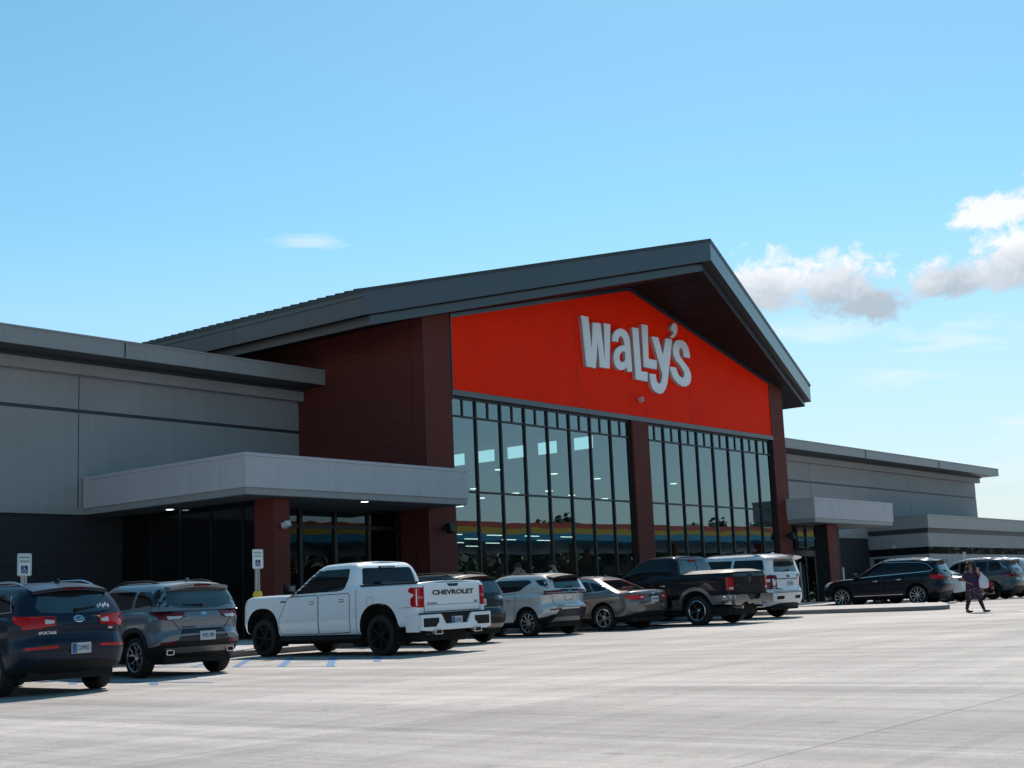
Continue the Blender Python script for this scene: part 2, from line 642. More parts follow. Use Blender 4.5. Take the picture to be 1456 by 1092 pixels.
# ================================================================ the store
stucco = mat('grey_wall_panel', (0.285, 0.290, 0.296), 0.75, var=0.05, weather=0.10, vscale=0.5, bump=0.15, bscale=60)
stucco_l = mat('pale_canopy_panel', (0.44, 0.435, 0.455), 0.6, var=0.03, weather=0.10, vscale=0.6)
coping_m = mat('coping_metal', (0.265, 0.268, 0.272), 0.42, var=0.03, weather=0.12, vscale=0.4)
trim_dk = mat('dark_trim', (0.030, 0.036, 0.042), 0.5)
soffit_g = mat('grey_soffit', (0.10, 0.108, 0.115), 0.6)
fascia_m = mat('charcoal_fascia', (0.033, 0.046, 0.061), 0.25, spec=0.8, metal=0.0, var=0.04, vscale=0.3)
side_fascia_m = mat('eave_side_fascia', (0.095, 0.086, 0.086), 0.5, var=0.05, vscale=0.4)  # warmer, lighter tone on the eave sides than on the front fascia
roof_m = mat('roof_metal', (0.06, 0.065, 0.07), 0.4, metal=0.3)
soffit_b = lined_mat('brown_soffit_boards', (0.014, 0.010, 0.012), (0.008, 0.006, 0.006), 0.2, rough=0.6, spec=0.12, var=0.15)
red_m = mat('red_panel', (0.97, 0.024, 0.003), 0.6, spec=0.06, var=0.05, vscale=0.7, weather=0.03, bump=0.03, bscale=90)
maroon = lined_mat('maroon_cladding', (0.130, 0.033, 0.027), (0.098, 0.024, 0.019), 0.105, rough=0.6, var=0.07, lw=0.07, spec=0.12)
brick_m = lined_mat('black_brick', (0.008, 0.009, 0.014), (0.040, 0.042, 0.052), 0.075, rough=0.7, var=0.35, pitch_x=0.24, lw=0.12, stagger=True, bumpd=0.008)
frame_m = mat('window_frame_metal', (0.006, 0.008, 0.010), 0.4)
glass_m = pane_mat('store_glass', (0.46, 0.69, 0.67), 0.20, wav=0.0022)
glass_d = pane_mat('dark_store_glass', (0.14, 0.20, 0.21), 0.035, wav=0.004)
E_ = EYE                                               # heights below were measured from eye level
X0, X1, XM = 35.14, 61.64, 48.39
YF, YW = 32.0, 38.49

store = thing('store_building', 'long grey store with a red gabled front, tall glass bays and low wings', 'store', (XM, YF, ground_z(XM, YF)))
SB = Vector(store.location)


def part(name, bm, material, parent=None, smooth=None, mats=None):
    """geometry is given in world coordinates; parts hang under the store"""
    par = parent or store
    base = SB
    bmesh.ops.translate(bm, verts=bm.verts, vec=-base)
    return obj(name, bm, par, material, smooth, mats)


def bx(x0, x1, y0, y1, z0, z1, bev=0.0):
    bm = bmesh.new()
    box(bm, x0, x1, y0, y1, z0 + E_, z1 + E_, bev)
    return bm


def wing(xa, xb, end_left):
    """a grey wing wall with a groove, a hung upper band, coping and a dark brick base"""
    bm = bx(xa, xb, YW, YW + 0.4, 3.83, 6.90)
    box(bm, xa, xb, YW, YW + 0.4, 7.02 + E_, 8.9 + E_)
    box(bm, xa, xb, YW + 0.05, YW + 0.35, 6.88 + E_, 7.04 + E_)
    w = part('wing_wall', bm, stucco)
    for xj in ([25.6, 14.5] if xa < 20 else [77.0, 92.0]):
        joints = bmesh.new()
        box(joints, xj - 0.018, xj + 0.018, YW - 0.004, YW + 0.02, 3.84 + E_, 6.89 + E_)
        box(joints, xj - 0.018, xj + 0.018, YW - 0.004, YW + 0.02, 7.03 + E_, 8.10 + E_)
        part('wall_joint', joints, trim_dk, w)
    joints = bmesh.new()
    box(joints, xa, xb - (0 if xa > 20 else 0.02), YW + 0.03, YW + 0.049, 6.905 + E_, 7.015 + E_)
    part('wall_groove', joints, trim_dk, w)
    e0, e1 = (xa, xb) if not end_left else (xa, xb)
    over = 0.0 if xb < 60 else 0.45
    part('upper_band', bx(xa, xb + over * 0.8, YW - 0.3, YW - 0.002, 8.11, 8.47), stucco, w)
    part('soffit_band', bx(xa, xb + over, YW - 0.42, YW - 0.003, 8.475, 8.57), trim_dk, w)
    part('coping_soffit', bx(xa, xb + over * 2.4, YW - 1.42, YW + 0.5, 8.571, 8.5745), trim_dk, w)
    bm = bx(xa, xb + over * 2.6, YW - 1.5, YW + 0.6, 8.575, 9.08)
    box(bm, xa, xb + over * 2.6 + 0.02, YW - 1.53, YW + 0.6, 9.082 + E_, 9.14 + E_)
    cp = part('coping', bm, coping_m)
    for xj in ([26.3, 20.2] if xa < 20 else [70.0, 82.0, 94.0]):
        sj = bmesh.new()
        box(sj, xj - 0.012, xj + 0.012, YW - 1.536, YW - 1.50, 8.6 + E_, 9.07 + E_)
        part('coping_joint', sj, trim_dk, cp)
    part('ledge', bx(xa, xb, YW - 0.06, YW + 0.3, 3.60, 3.825), coping_m)
    part('brick_base', bx(xa, xb, YW + 0.03, YW + 0.4, -1.6, 3.595), brick_m)


wing(-10.0, X0, False)
wing(X1, 104.6, True)
# flat roofs behind the wings
part('flat_roof', bx(-10.0, X0 - 0.1, YW + 0.41, 78, 8.3, 8.5), roof_m)
part('flat_roof', bx(X1 + 0.1, 104.6, YW + 0.41, 78, 8.0, 8.2), roof_m)
part('end_wall', bx(104.2, 104.6, YW + 0.41, 78, -1.0, 8.57), stucco)

# ---- the gabled hall
ZT, SL = 14.80, 0.2415
EX0, EX1, YE, YT, YB = 32.14, 64.64, 31.9, 27.87, 78.0


def roof_z(x):
    return ZT - SL * abs(x - XM)


def prow_slab(name, inset, ztop, zbot, m_side, m_top, m_bot, parent=None):
    """a gabled slab whose front runs out to a point under the ridge"""
    bm = bmesh.new()
    xa, xb = EX0 + inset, EX1 - inset
    yt = YT + inset * 1.05
    ye = YE + inset * 0.35
    top, bot = [], []
    for (x, y) in ((xa, ye), (XM, yt), (xb, ye), (xb, YB), (XM, YB), (xa, YB)):
        z = roof_z(x) + E_
        top.append(bm.verts.new((x, y, z + ztop)))
        bot.append(bm.verts.new((x, y, z + zbot)))
    for idx in ((0, 1, 4, 5), (1, 2, 3, 4)):
        bm.faces.new([top[i] for i in idx]).material_index = 1
        bm.faces.new([bot[i] for i in idx][::-1]).material_index = 2
    for i in range(6):
        j = (i + 1) % 6
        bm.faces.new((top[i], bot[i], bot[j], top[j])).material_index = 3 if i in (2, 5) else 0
    bmesh.ops.recalc_face_normals(bm, faces=bm.faces)
    return part(name, bm, None, parent, mats=[m_side, m_top, m_bot, side_fascia_m])


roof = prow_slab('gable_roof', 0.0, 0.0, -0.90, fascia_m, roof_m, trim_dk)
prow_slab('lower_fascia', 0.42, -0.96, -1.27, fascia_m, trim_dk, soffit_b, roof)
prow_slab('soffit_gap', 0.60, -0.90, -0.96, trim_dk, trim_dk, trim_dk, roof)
# drip edge on top of the fascia and standing seams whose ends show on the left eave
bm = bmesh.new()
for (a, b) in (((EX0 - 0.03, YE - 0.03), (XM, YT - 0.04)), ((XM, YT - 0.04), (EX1 + 0.03, YE - 0.03)), ((EX0 - 0.03, YE - 0.03), (EX0 - 0.03, YB)), ((EX1 + 0.03, YE - 0.03), (EX1 + 0.03, YB))):
    za, zb = roof_z(a[0]) + E_, roof_z(b[0]) + E_
    A = [bm.verts.new((a[0], a[1], za + h)) for h in (-0.10, 0.02)]
    B = [bm.verts.new((b[0], b[1], zb + h)) for h in (-0.10, 0.02)]
    bm.faces.new((A[0], B[0], B[1], A[1]))
part('drip_edge', bm, trim_dk, roof)
bm = bmesh.new()
y = YE + 0.4
while y < 70:
    for s in (-1, 1):
        xe = EX0 - 0.05 if s < 0 else EX1 + 0.05
        a = [(xe, y - 0.03, roof_z(xe) + E_ + 0.0), (xe, y + 0.03, roof_z(xe) + E_ + 0.0), (XM, y + 0.03, ZT + E_ + 0.0), (XM, y - 0.03, ZT + E_ + 0.0)]
        lo = [bm.verts.new((p[0], p[1], p[2] + 0.001)) for p in a]
        hi = [bm.verts.new((p[0], p[1], p[2] + 0.06)) for p in a]
        for i in range(4):
            j = (i + 1) % 4
            bm.faces.new((lo[i], lo[j], hi[j], hi[i]))
        bm.faces.new(hi)
    y += 0.45
bmesh.ops.recalc_face_normals(bm, faces=bm.faces)
part('standing_seam', bm, roof_m, roof)
# eave fascia joints on the left side
bm = bmesh.new()
for yj in (38.6, 45.5, 52.5):
    box(bm, EX0 - 0.006, EX0 - 0.001, yj - 0.012, yj + 0.012, roof_z(EX0) + E_ - 0.88, roof_z(EX0) + E_ - 0.12)
box(bm, EX0 - 0.02, EX0 - 0.001, YE + 0.02, YB, roof_z(EX0) + E_ - 0.30, roof_z(EX0) + E_ - 0.27)
part('fascia_joint', bm, trim_dk, roof)


def soff(x, back=0.0):
    return roof_z(x) - 1.275


# side walls (the right one carries clerestory windows)
bm = bmesh.new()
prism(bm, [(YF + 0.62, -1.0 + E_), (YB, -1.0 + E_), (YB, soff(X0 + 0.3) + E_), (YF + 0.62, soff(X0 + 0.3) + E_)], X0, X0 + 0.3, 'yz')
part('side_wall', bm, maroon)
CLZ0, CLZ1 = 8.55, 9.55
CLER = [(43.5, 45.0), (46.0, 47.55), (48.25, 49.8), (50.55, 52.1), (52.85, 54.4)]
bm = bmesh.new()
box(bm, X1 - 0.3, X1, YF + 0.62, YB, -1.0 + E_, CLZ0 + E_)
box(bm, X1 - 0.3, X1, YF + 0.62, YB, CLZ1 + E_, soff(X1) + 0.05 + E_)
ya = YF + 0.62
for a, b in CLER + [(YB, YB)]:
    box(bm, X1 - 0.3, X1, ya, a, CLZ0 + E_, CLZ1 + E_)
    ya = b
wl = part('side_wall', bm, maroon)
for a, b in CLER:
    fm = bmesh.new()
    ring = []
    for yy, zz in ((a, CLZ0), (b, CLZ0), (b, CLZ1), (a, CLZ1)):
        iy, iz = (a + .06 if yy == a else b - .06), (zz + .06 if zz == CLZ0 else zz - .06)
        ring.append([fm.verts.new((x_, q[0], q[1] + E_)) for x_ in (X1 - .2, X1 - .1) for q in ((yy, zz), (iy, iz))])
    for k_ in range(4):
        u_, w_ = ring[k_], ring[(k_ + 1) % 4]
        for c0, c1 in ((0, 1), (1, 3), (3, 2), (2, 0)):
            fm.faces.new((u_[c0], u_[c1], w_[c1], w_[c0]))
    bmesh.ops.recalc_face_normals(fm, faces=fm.faces)
    part('clerestory_window', fm, frame_m, wl)

# front columns
col_w = 1.44
for xa, xb, zt in ((X0, X0 + col_w, 10.68), (48.05, 49.28, 7.70), (X1 - 1.26, X1, 10.60)):
    bm = bx(xa, xb, YF, YF + 0.6, -1.3, zt)
    c = part('column', bm, maroon)
    if zt > 9:
        jm = bmesh.new()
        for xs in ((xa + 0.04, xa + 0.06), (xb - 0.06, xb - 0.04)):
            box(jm, xs[0], xs[1], YF - 0.003, YF, -1.0 + E_, zt - 0.3 + E_)
        part('column_joint', jm, trim_dk, c)

# red gable panel
xl, xr = X0 + col_w + 0.06, X1 - 1.26 - 0.04
bm = bmesh.new()
prism(bm, [(xl, 7.90 + E_), (xr, 7.90 + E_), (xr, soff(xr) - 0.12 + E_), (XM, soff(XM) - 0.06 + E_), (xl, soff(xl) - 0.12 + E_)], YF + 0.02, YF + 0.25, 'xz')
red = part('gable_panel', bm, red_m)
jm = bmesh.new()
for xj, zt in ((44.3, 12.2), (48.15, 9.1), (49.3, 9.1), (52.9, 12.2)):
    box(jm, xj - 0.012, xj + 0.012, YF + 0.016, YF + 0.05, 7.9 + E_, zt + E_)
part('panel_seam', jm, mat('panel_seam', (0.20, 0.008, 0.004), 0.6), red)
bm = bmesh.new()
for a, b in (((xl - 0.05), XM), (XM, xr + 0.05)):
    za, zb = soff(a) - 0.10 + E_, soff(b) - 0.10 + E_
    A = [bm.verts.new((a, yy, za + h)) for yy in (YF - 0.05, YF + 0.018) for h in (-0.07, 0.08)]
    B = [bm.verts.new((b, yy, zb + h)) for yy in (YF - 0.05, YF + 0.018) for h in (-0.07, 0.08)]
    for q in ((0, 1), (1, 3), (3, 2), (2, 0)):
        bm.faces.new((A[q[0]], A[q[1]], B[q[1]], B[q[0]]))
bmesh.ops.recalc_face_normals(bm, faces=bm.faces)
part('gable_trim', bm, fascia_m, red)
part('backing_wall', bx(X0 + col_w - 0.4, X1 - 0.9, YF + 0.26, YF + 0.5, 7.9, 9.2), frame_m, red)
part('panel_edge', bx(xl - 0.055, xl - 0.002, YF - 0.03, YF + 0.2, 7.6, 10.5), trim_dk, red)
part('panel_edge', bx(xr + 0.002, xr + 0.038, YF - 0.03, YF + 0.2, 7.6, 10.3), trim_dk, red)
part('window_header', bx(X0 + col_w, X1 - 1.26, YF - 0.035, YF + 0.3, 7.69, 7.885), fascia_m)


# tall storefronts: eight bays each, small lights on top
def storefront(xa, xb, n, yg, rows, zbot, ztop, small=True, glass=None, fd=0.07, mw=0.070):
    glass = glass or glass_m
    bm = bmesh.new()
    box(bm, xa, xa + mw * 1.2, yg - fd, yg + 0.05, zbot + E_, ztop + E_)
    box(bm, xb - mw * 1.2, xb, yg - fd, yg + 0.05, zbot + E_, ztop + E_)
    w = (xb - xa) / n
    for i in range(1, n):
        x = xa + i * w
        box(bm, x - mw / 2, x + mw / 2, yg - fd, yg + 0.05, zbot + E_, ztop + E_)
    for z in rows:
        for i in range(n):
            box(bm, xa + i * w + mw / 2, xa + (i + 1) * w - mw / 2, yg - fd + 0.02, yg + 0.05, z - mw / 2 + E_, z + mw / 2 + E_)
    if small:
        for i in range(n):
            x = xa + (i + 0.5) * w
            box(bm, x - mw * 0.45, x + mw * 0.45, yg - fd + 0.025, yg + 0.05, rows[0] + mw / 2 + E_, ztop - 0.08 + E_)
    for z in (ztop - 0.04, zbot + 0.06):
        for i in range(n):
            box(bm, xa + i * w + mw / 2, xa + (i + 1) * w - mw / 2, yg - fd + 0.02, yg + 0.05, z - 0.045 + E_, z + 0.045 + E_)
    fr = part('storefront_window', bm, frame_m)
    for i in range(n):
        pm = bmesh.new()
        zs = [zbot] + sorted(rows) + [ztop]
        for k in range(len(zs) - 1):
            xa_, xb_ = xa + i * w + 0.01, xa + (i + 1) * w - 0.01
            t1, t2 = random.uniform(-1, 1) * 0.0009, random.uniform(-1, 1) * 0.0009
            hw, hh = (xb_ - xa_) / 2, (zs[k + 1] - zs[k]) / 2
            vs = [pm.verts.new((x, yg + t1 * sx * hw + t2 * sz * hh, z + E_)) for x, z, sx, sz in ((xa_, zs[k] + .01, -1, -1), (xb_, zs[k] + .01, 1, -1), (xb_, zs[k + 1] - .01, 1, 1), (xa_, zs[k + 1] - .01, -1, 1))]
            pm.faces.new(vs)
        part('glass_pane', pm, glass, fr)
    return fr


storefront(X0 + col_w, 48.05, 8, YF + 0.18, [6.97, 4.26], -0.62, 7.68)
storefront(49.28, X1 - 1.26, 8, YF + 0.18, [6.97, 4.26], -0.45, 7.68)

# hall interior seen through the glass
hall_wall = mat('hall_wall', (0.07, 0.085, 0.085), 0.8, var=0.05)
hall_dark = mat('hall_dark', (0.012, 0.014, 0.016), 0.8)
lamp_m = mat('lit_lamp', (0.9, 0.9, 0.85), 0.4, emit=(1.0, 0.97, 0.9), emit_s=1.5)
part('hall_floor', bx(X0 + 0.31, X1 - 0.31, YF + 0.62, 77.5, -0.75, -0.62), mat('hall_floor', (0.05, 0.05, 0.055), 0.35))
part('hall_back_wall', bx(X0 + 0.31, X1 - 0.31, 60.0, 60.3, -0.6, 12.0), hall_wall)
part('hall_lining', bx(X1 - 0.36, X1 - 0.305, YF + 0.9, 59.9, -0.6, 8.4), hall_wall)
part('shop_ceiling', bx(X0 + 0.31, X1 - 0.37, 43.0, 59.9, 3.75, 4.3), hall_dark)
bm = bmesh.new()
for i in range(7):
    xx = 37.2 + i * 3.6
    box(bm, xx, xx + 1.1, 42.0 + (i % 3) * 1.6, 42.7 + (i % 3) * 1.6, -0.6 + E_, 0.55 + (i % 2) * 0.4 + E_)
part('shop_shelf', bm, mat('shop_shelf', (0.02, 0.022, 0.024), 0.6))
for (x, y, z) in ((46.6, 38.2, 6.1), (50.5, 38.1, 6.1), (54.5, 38.5, 6.1), (45.0, 38.3, 5.2), (48.6, 38.9, 5.2), (52.2, 38.4, 5.2), (55.6, 38.9, 5.2), (42.0, 35.4, 4.45), (40.9, 35.6, 4.1), (59.8, 37.5, 6.0), (47.3, 36.0, 5.0)):
    bm = bmesh.new()
    lathe(bm, [(z + E_, 0.0), (z + E_, 0.17), (z + E_ + 0.03, 0.17), (z + E_ + 0.03, 0.0)], 16, 'z')
    for v in bm.verts:
        v.co.x += x
        v.co.y += y
    part('ceiling_light', bm, lamp_m)
for k in range(30):
    i, j = k % 6, k // 6
    x = 43.5 + i * 3.05 + (j % 2) * 1.3
    y = 44.0 + j * 2.6
    bm = bx(x, x + 1.1, y, y + 0.1, 3.715, 3.745)
    part('strip_light', bm, lamp_m)

# ---- entrance canopies
dl_m = mat('lit_downlight', (0.9, 0.9, 0.9), 0.4, emit=(1.0, 0.98, 0.94), emit_s=3.5)


def canopy(xa, xb, yb, lamps, name='entrance_canopy'):
    zb, zt = 3.80, 4.80
    bm = bx(xa, xb, 30.48, yb, zb, zt - 0.1)
    box(bm, xa - 0.025, xb + 0.025, 30.455, yb, zt - 0.098 + E_, zt + E_)
    c = part(name, bm, stucco_l)
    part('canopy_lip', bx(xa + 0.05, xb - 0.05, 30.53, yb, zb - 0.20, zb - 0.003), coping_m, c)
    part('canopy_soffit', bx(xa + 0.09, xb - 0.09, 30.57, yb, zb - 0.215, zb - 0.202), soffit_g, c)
    for (x, y) in lamps:
        lm = bmesh.new()
        lathe(lm, [(zb - 0.225 + E_, 0.0), (zb - 0.225 + E_, 0.105), (zb - 0.217 + E_, 0.12)], 20, 'z')
        for v in lm.verts:
            v.co.x += x
            v.co.y += y
        part('downlight', lm, dl_m, c)
    return c


canopy(25.75, 35.55, YW - 0.065, [(27.0, 35.6), (31.0, 30.95), (29.9, 35.1)])
canopy(61.25, 70.4, YW - 0.065, [(66.5, 33.5)])

# left entrance: red post, recessed glass, dark vestibule wall
part('entrance_post', bx(27.25, 27.88, 31.0, 31.86, -1.4, 3.58), maroon)
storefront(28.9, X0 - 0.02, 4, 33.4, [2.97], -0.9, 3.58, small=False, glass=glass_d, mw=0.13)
bm = bmesh.new()
box(bm, 27.3, 27.4, 31.87, YW, -1.2 + E_, 3.58 + E_)
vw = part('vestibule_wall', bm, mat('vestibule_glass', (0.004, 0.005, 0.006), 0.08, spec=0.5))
bm = bmesh.new()
for yv in (32.4, 33.9, 35.4, 36.9):
    box(bm, 27.27, 27.298, yv, yv + 0.08, -1.2 + E_, 3.57 + E_)
part('vestibule_frame', bm, frame_m, vw)
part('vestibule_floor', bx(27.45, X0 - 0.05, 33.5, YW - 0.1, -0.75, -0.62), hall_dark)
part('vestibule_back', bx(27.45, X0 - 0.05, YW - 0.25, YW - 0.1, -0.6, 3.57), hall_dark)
# right entrance: sliding doors with lights above, red post
part('post_shaded_side', bx(63.56, 64.5, 31.07, 31.72, -0.5, 3.58), hall_dark, part('entrance_post', bx(63.5, 64.55, 31.0, 31.068, -0.5, 3.58), maroon))  # near-black box paints the deep shade on the post's inner side
storefront(X1 + 0.02, 66.2, 4, 32.45, [2.99, 2.40], 2.36, 3.58, small=False, mw=0.09)
df = bmesh.new()
for x in (X1 + 0.02, 62.62, 63.62, 64.6):
    box(df, x, x + 0.08, 32.36, 32.5, -0.3 + E_, 2.34 + E_)
box(df, X1 + 0.1, 64.6, 32.37, 32.49, 2.05 + E_, 2.34 + E_)
door = part('sliding_door', df, frame_m)
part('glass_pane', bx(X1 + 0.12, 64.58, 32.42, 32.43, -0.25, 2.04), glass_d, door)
hb = bmesh.new()
box(hb, 62.80, 62.92, 32.30, 32.34, -0.10 + E_, 1.75 + E_)
part('door_sign', hb, mat('door_notice', (0.45, 0.5, 0.5), 0.4), door)
part('porch_side_wall', bx(66.25, 66.4, 31.8, YW, -0.3, 3.58), brick_m)
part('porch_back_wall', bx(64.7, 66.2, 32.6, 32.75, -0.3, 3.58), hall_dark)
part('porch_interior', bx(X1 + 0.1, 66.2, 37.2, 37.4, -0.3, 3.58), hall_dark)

# ---- low annex on the right
AX, AY = 84.66, 34.45
bm = bx(AX, 140, AY, 60, -0.3, 2.40)
box(bm, AX, 140, AY, 60, 2.86 + E_, 3.74 + E_)
ann = part('annex_wall', bm, stucco)
bm = bx(AX - 0.12, 140, AY - 0.12, 60, 4.04, 4.80)
box(bm, AX - 0.15, 140, AY - 0.15, 60, 4.802 + E_, 4.90 + E_)
part('annex_coping', bm, coping_m, ann)
part('annex_soffit', bx(AX - 0.03, 140, AY - 0.03, 60, 3.745, 4.035), trim_dk, ann)
part('strip_window', bx(AX + 0.06, 140, AY + 0.06, 59, 2.405, 2.855), mat('strip_window_glass', (0.004, 0.006, 0.007), 0.02, spec=0.9), ann)
bm = bmesh.new()
for i in range(12):
    box(bm, 88 + i * 4.0, 88.06 + i * 4.0, AY + 0.03, AY + 0.059, 2.41 + E_, 2.85 + E_)
part('window_bar', bm, frame_m, ann)
part('service_door', bx(AX - 0.02, AX - 0.001, 36.7, 38.2, -0.2, 2.25), mat('black_door', (0.008, 0.008, 0.01), 0.5), ann)

# ---- the sign: raised letters on the red panel
LET = [
    [(190, 133), (266, 150), (299, 470), (310, 208), (392, 215), (436, 590), (425, 213), (494, 228), (487, 685), (385, 670), (362, 410), (345, 683), (245, 660)],
    [(510, 398), (516, 345), (532, 305), (560, 280), (600, 268), (640, 283), (672, 318), (692, 365), (700, 420), (722, 718), (672, 716), (660, 672), (646, 690), (620, 700), (590, 700), (562, 682), (540, 645), (528, 600), (526, 550), (535, 510), (555, 475), (590, 452), (640, 438), (634, 405), (624, 368), (608, 350), (592, 352), (580, 372), (573, 411)],
    [(718, 258), (785, 268), (814, 712), (881, 722), (880, 820), (755, 795)],
    [(815, 225), (880, 238), (890, 583), (975, 600), (975, 695), (840, 668)],
    [(920, 352), (990, 362), (1037, 540), (1065, 372), (1135, 385), (1095, 760), (1085, 840), (1062, 905), (1040, 935), (1015, 946), (985, 940), (955, 922), (930, 890), (912, 845), (903, 790), (900, 735), (965, 745), (972, 805), (984, 832), (998, 842), (1012, 832), (1024, 800), (1031, 745)],
    [(1320, 578), (1255, 563), (1248, 510), (1236, 480), (1222, 470), (1211, 482), (1206, 515), (1217, 560), (1258, 618), (1305, 678), (1326, 730), (1332, 775), (1325, 820), (1306, 855), (1275, 872), (1235, 866), (1195, 842), (1155, 798), (1128, 745), (1114, 700), (1110, 664), (1175, 674), (1188, 718), (1204, 752), (1226, 775), (1244, 777), (1257, 762), (1256, 720), (1222, 662), (1172, 602), (1146, 545), (1138, 490), (1144, 440), (1164, 405), (1200, 388), (1240, 394), (1275, 418), (1300, 465), (1314, 520)],
    [(1122, 250), (1140, 218), (1165, 215), (1183, 240), (1188, 280), (1178, 325), (1158, 358), (1130, 368), (1113, 352), (1136, 336), (1148, 312), (1140, 298), (1122, 290)]]
A_HOLE = [(588, 575), (592, 545), (604, 522), (622, 510), (641, 506), (648, 545), (650, 580), (642, 602), (626, 616), (608, 618), (595, 603)]
CAMM = ((0.6291167722, -0.776158435, -0.042310409), (0.0999017152, 0.1347159742, -0.9858353075), (0.7708642774, 0.6159786442, 0.1622916378))


def sign_point(u, v, Y):
    """the letters' outlines, measured on the photograph, laid onto the sign's own plane"""
    px, py = (800 + u / 7.28 - 728) / 1952.75, (430 + v / 7.28 - 546) / 1952.75
    d = [CAMM[0][i] * px + CAMM[1][i] * py + CAMM[2][i] for i in range(3)]
    t = Y / d[1]
    return d[0] * t, d[2] * t + E_


sign = thing('wall_sign', 'large white raised letters spelling a name on the red gable', 'sign', (48.4, 31.6, 10.0 + E_))
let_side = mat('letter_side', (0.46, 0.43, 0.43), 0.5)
let_rim = mat('letter_rim', (0.80, 0.81, 0.84), 0.4)
let_face = mat('letter_face', (0.78, 0.79, 0.82), 0.28, coat=0.5)


def inset_poly(P, d):
    n = len(P)
    area = sum(P[i][0] * P[(i + 1) % n][1] - P[(i + 1) % n][0] * P[i][1] for i in range(n))
    s = 1 if area > 0 else -1
    out = []
    for i in range(n):
        p0, p1, p2 = Vector(P[i - 1]), Vector(P[i]), Vector(P[(i + 1) % n])
        a, b = (p1 - p0).normalized(), (p2 - p1).normalized()
        na, nb = Vector((-a.y, a.x)) * s, Vector((-b.y, b.x)) * s
        m = (na + nb)
        l = max(0.45, m.length)
        m = m / l
        k = d / max(0.5, m.dot(na))
        out.append(tuple(p1 + m * k))
    return out


def letter(outline, hole=None, rev=False):
    YL0, YL1 = 31.87, 32.018
    P = [sign_point(u, v, YL0) for u, v in outline]
    H = [sign_point(u, v, YL0) for u, v in hole] if hole else None
    bm = bmesh.new()
    loops = [P] + ([H] if H else [])

    def fill(lps, y, mi):
        es = []
        for lp in lps:
            vs = [bm.verts.new((x, y, z)) for x, z in lp]
            es += [bm.edges.new((vs[i], vs[(i + 1) % len(vs)])) for i in range(len(vs))]
        r = bmesh.ops.triangle_fill(bm, use_beauty=True, use_dissolve=False, edges=es, normal=(0, -1, 0))
        for f in r['geom']:
            if isinstance(f, bmesh.types.BMFace):
                f.material_index = mi
                if f.normal.y > 0:
                    f.normal_flip()
    fill(loops, YL0, 1)
    ins = [inset_poly(P, 0.035)] + ([inset_poly(H, -0.035)] if H else [])
    fill(ins, YL0 - 0.006, 2)
    for lp in loops:
        a = [bm.verts.new((x, YL0, z)) for x, z in lp]
        b = [bm.verts.new((x, YL1, z)) for x, z in lp]
        for i in range(len(lp)):
            j = (i + 1) % len(lp)
            bm.faces.new((a[i], a[j], b[j], b[i])).material_index = 0
    bmesh.ops.translate(bm, verts=bm.verts, vec=-Vector(sign.location))
    obj('letter', bm, sign, mats=[let_side, let_rim, let_face])


for i, o_ in enumerate(LET):
    letter(o_, A_HOLE if i == 1 else None)

# ---- fixtures on the walls
blk = mat('black_fixture', (0.008, 0.008, 0.009), 0.5)
wht = mat('white_fixture', (0.5, 0.5, 0.5), 0.5)


def wall_light(x, z, label, s=1.0):
    t = thing('wall_light', label, 'wall light', (x, YF, z + E_), group='black wall lights on the red columns')
    bm = bmesh.new()
    box(bm, -0.13 * s, 0.13 * s, -0.42, -0.16, -0.17 * s, 0.17 * s, 0.02, Matrix.Rotation(R(-14), 3, 'X'))
    obj('lamp_head', bm, t, blk, 35)
    bm = bmesh.new()
    box(bm, -0.05, 0.05, -0.2, -0.001, -0.05, 0.05)
    box(bm, -0.09, 0.09, -0.03, -0.0015, -0.12, 0.12)
    obj('bracket', bm, t, blk)


wall_light(35.9, 2.9, 'black box light on the column beside the left entrance canopy')
wall_light(61.06, 3.0, 'black box light on the column beside the sliding doors')


def camera_fixture(x, y, z, label):
    t = thing('security_camera', label, 'security camera', (x, y, z + E_), group='white security cameras')
    bm = bmesh.new()
    box(bm, -0.07, 0.12, -0.30, -0.06, -0.08, 0.08, 0.02, Matrix.Rotation(R(-20), 3, 'X'))
    obj('camera_body', bm, t, wht, 35)
    bm = bmesh.new()
    tube(bm, [(0, -0.12, 0), (0, -0.001, 0.05)], 0.03)
    obj('camera_arm', bm, t, wht, 35)


camera_fixture(27.55, 31.0, 2.78, 'white camera fixed to the red post of the left canopy')
camera_fixture(84.2, 36.8, 2.95, 'small white camera by the annex corner above the dark car')
bm = bmesh.new()
box(bm, 48.58, 48.69, 31.76, 31.96, 8.50 + E_, 8.70 + E_, 0.015, Matrix.Rotation(R(-18), 3, 'X'))
box(bm, 48.60, 48.67, 31.9, 32.018, 8.6 + E_, 8.68 + E_)
tag(obj('flood_light', bm, None, wht), 'small white floodlight under the letters on the red gable', 'floodlight')
t = thing('wall_notice', 'small red and white notice on the column left of the sliding doors', 'notice', (61.05, YF, 1.6 + E_))
bm = bmesh.new()
box(bm, -0.16, 0.16, -0.02, -0.001, -0.24, 0.24, 0.004)
obj('board', bm, t, mat('notice_red', (0.42, 0.10, 0.10), 0.5))
bm = bmesh.new()
box(bm, -0.10, 0.10, -0.024, -0.0205, -0.18, -0.02)
box(bm, -0.10, 0.10, -0.024, -0.0205, 0.05, 0.09)
box(bm, -0.10, 0.10, -0.024, -0.0205, 0.12, 0.16)
obj('white_marks', bm, t, mat('notice_white', (0.5, 0.42, 0.42), 0.5))
t = thing('fire_hydrant_inlet', 'dark red fire hose inlet on the column below the notice', 'fire inlet', (61.05, YF, 0.75 + E_))
bm = bmesh.new()
lathe(bm, [(-0.001, 0.17), (-0.06, 0.17), (-0.07, 0.1), (-0.24, 0.1)], 20, 'y')
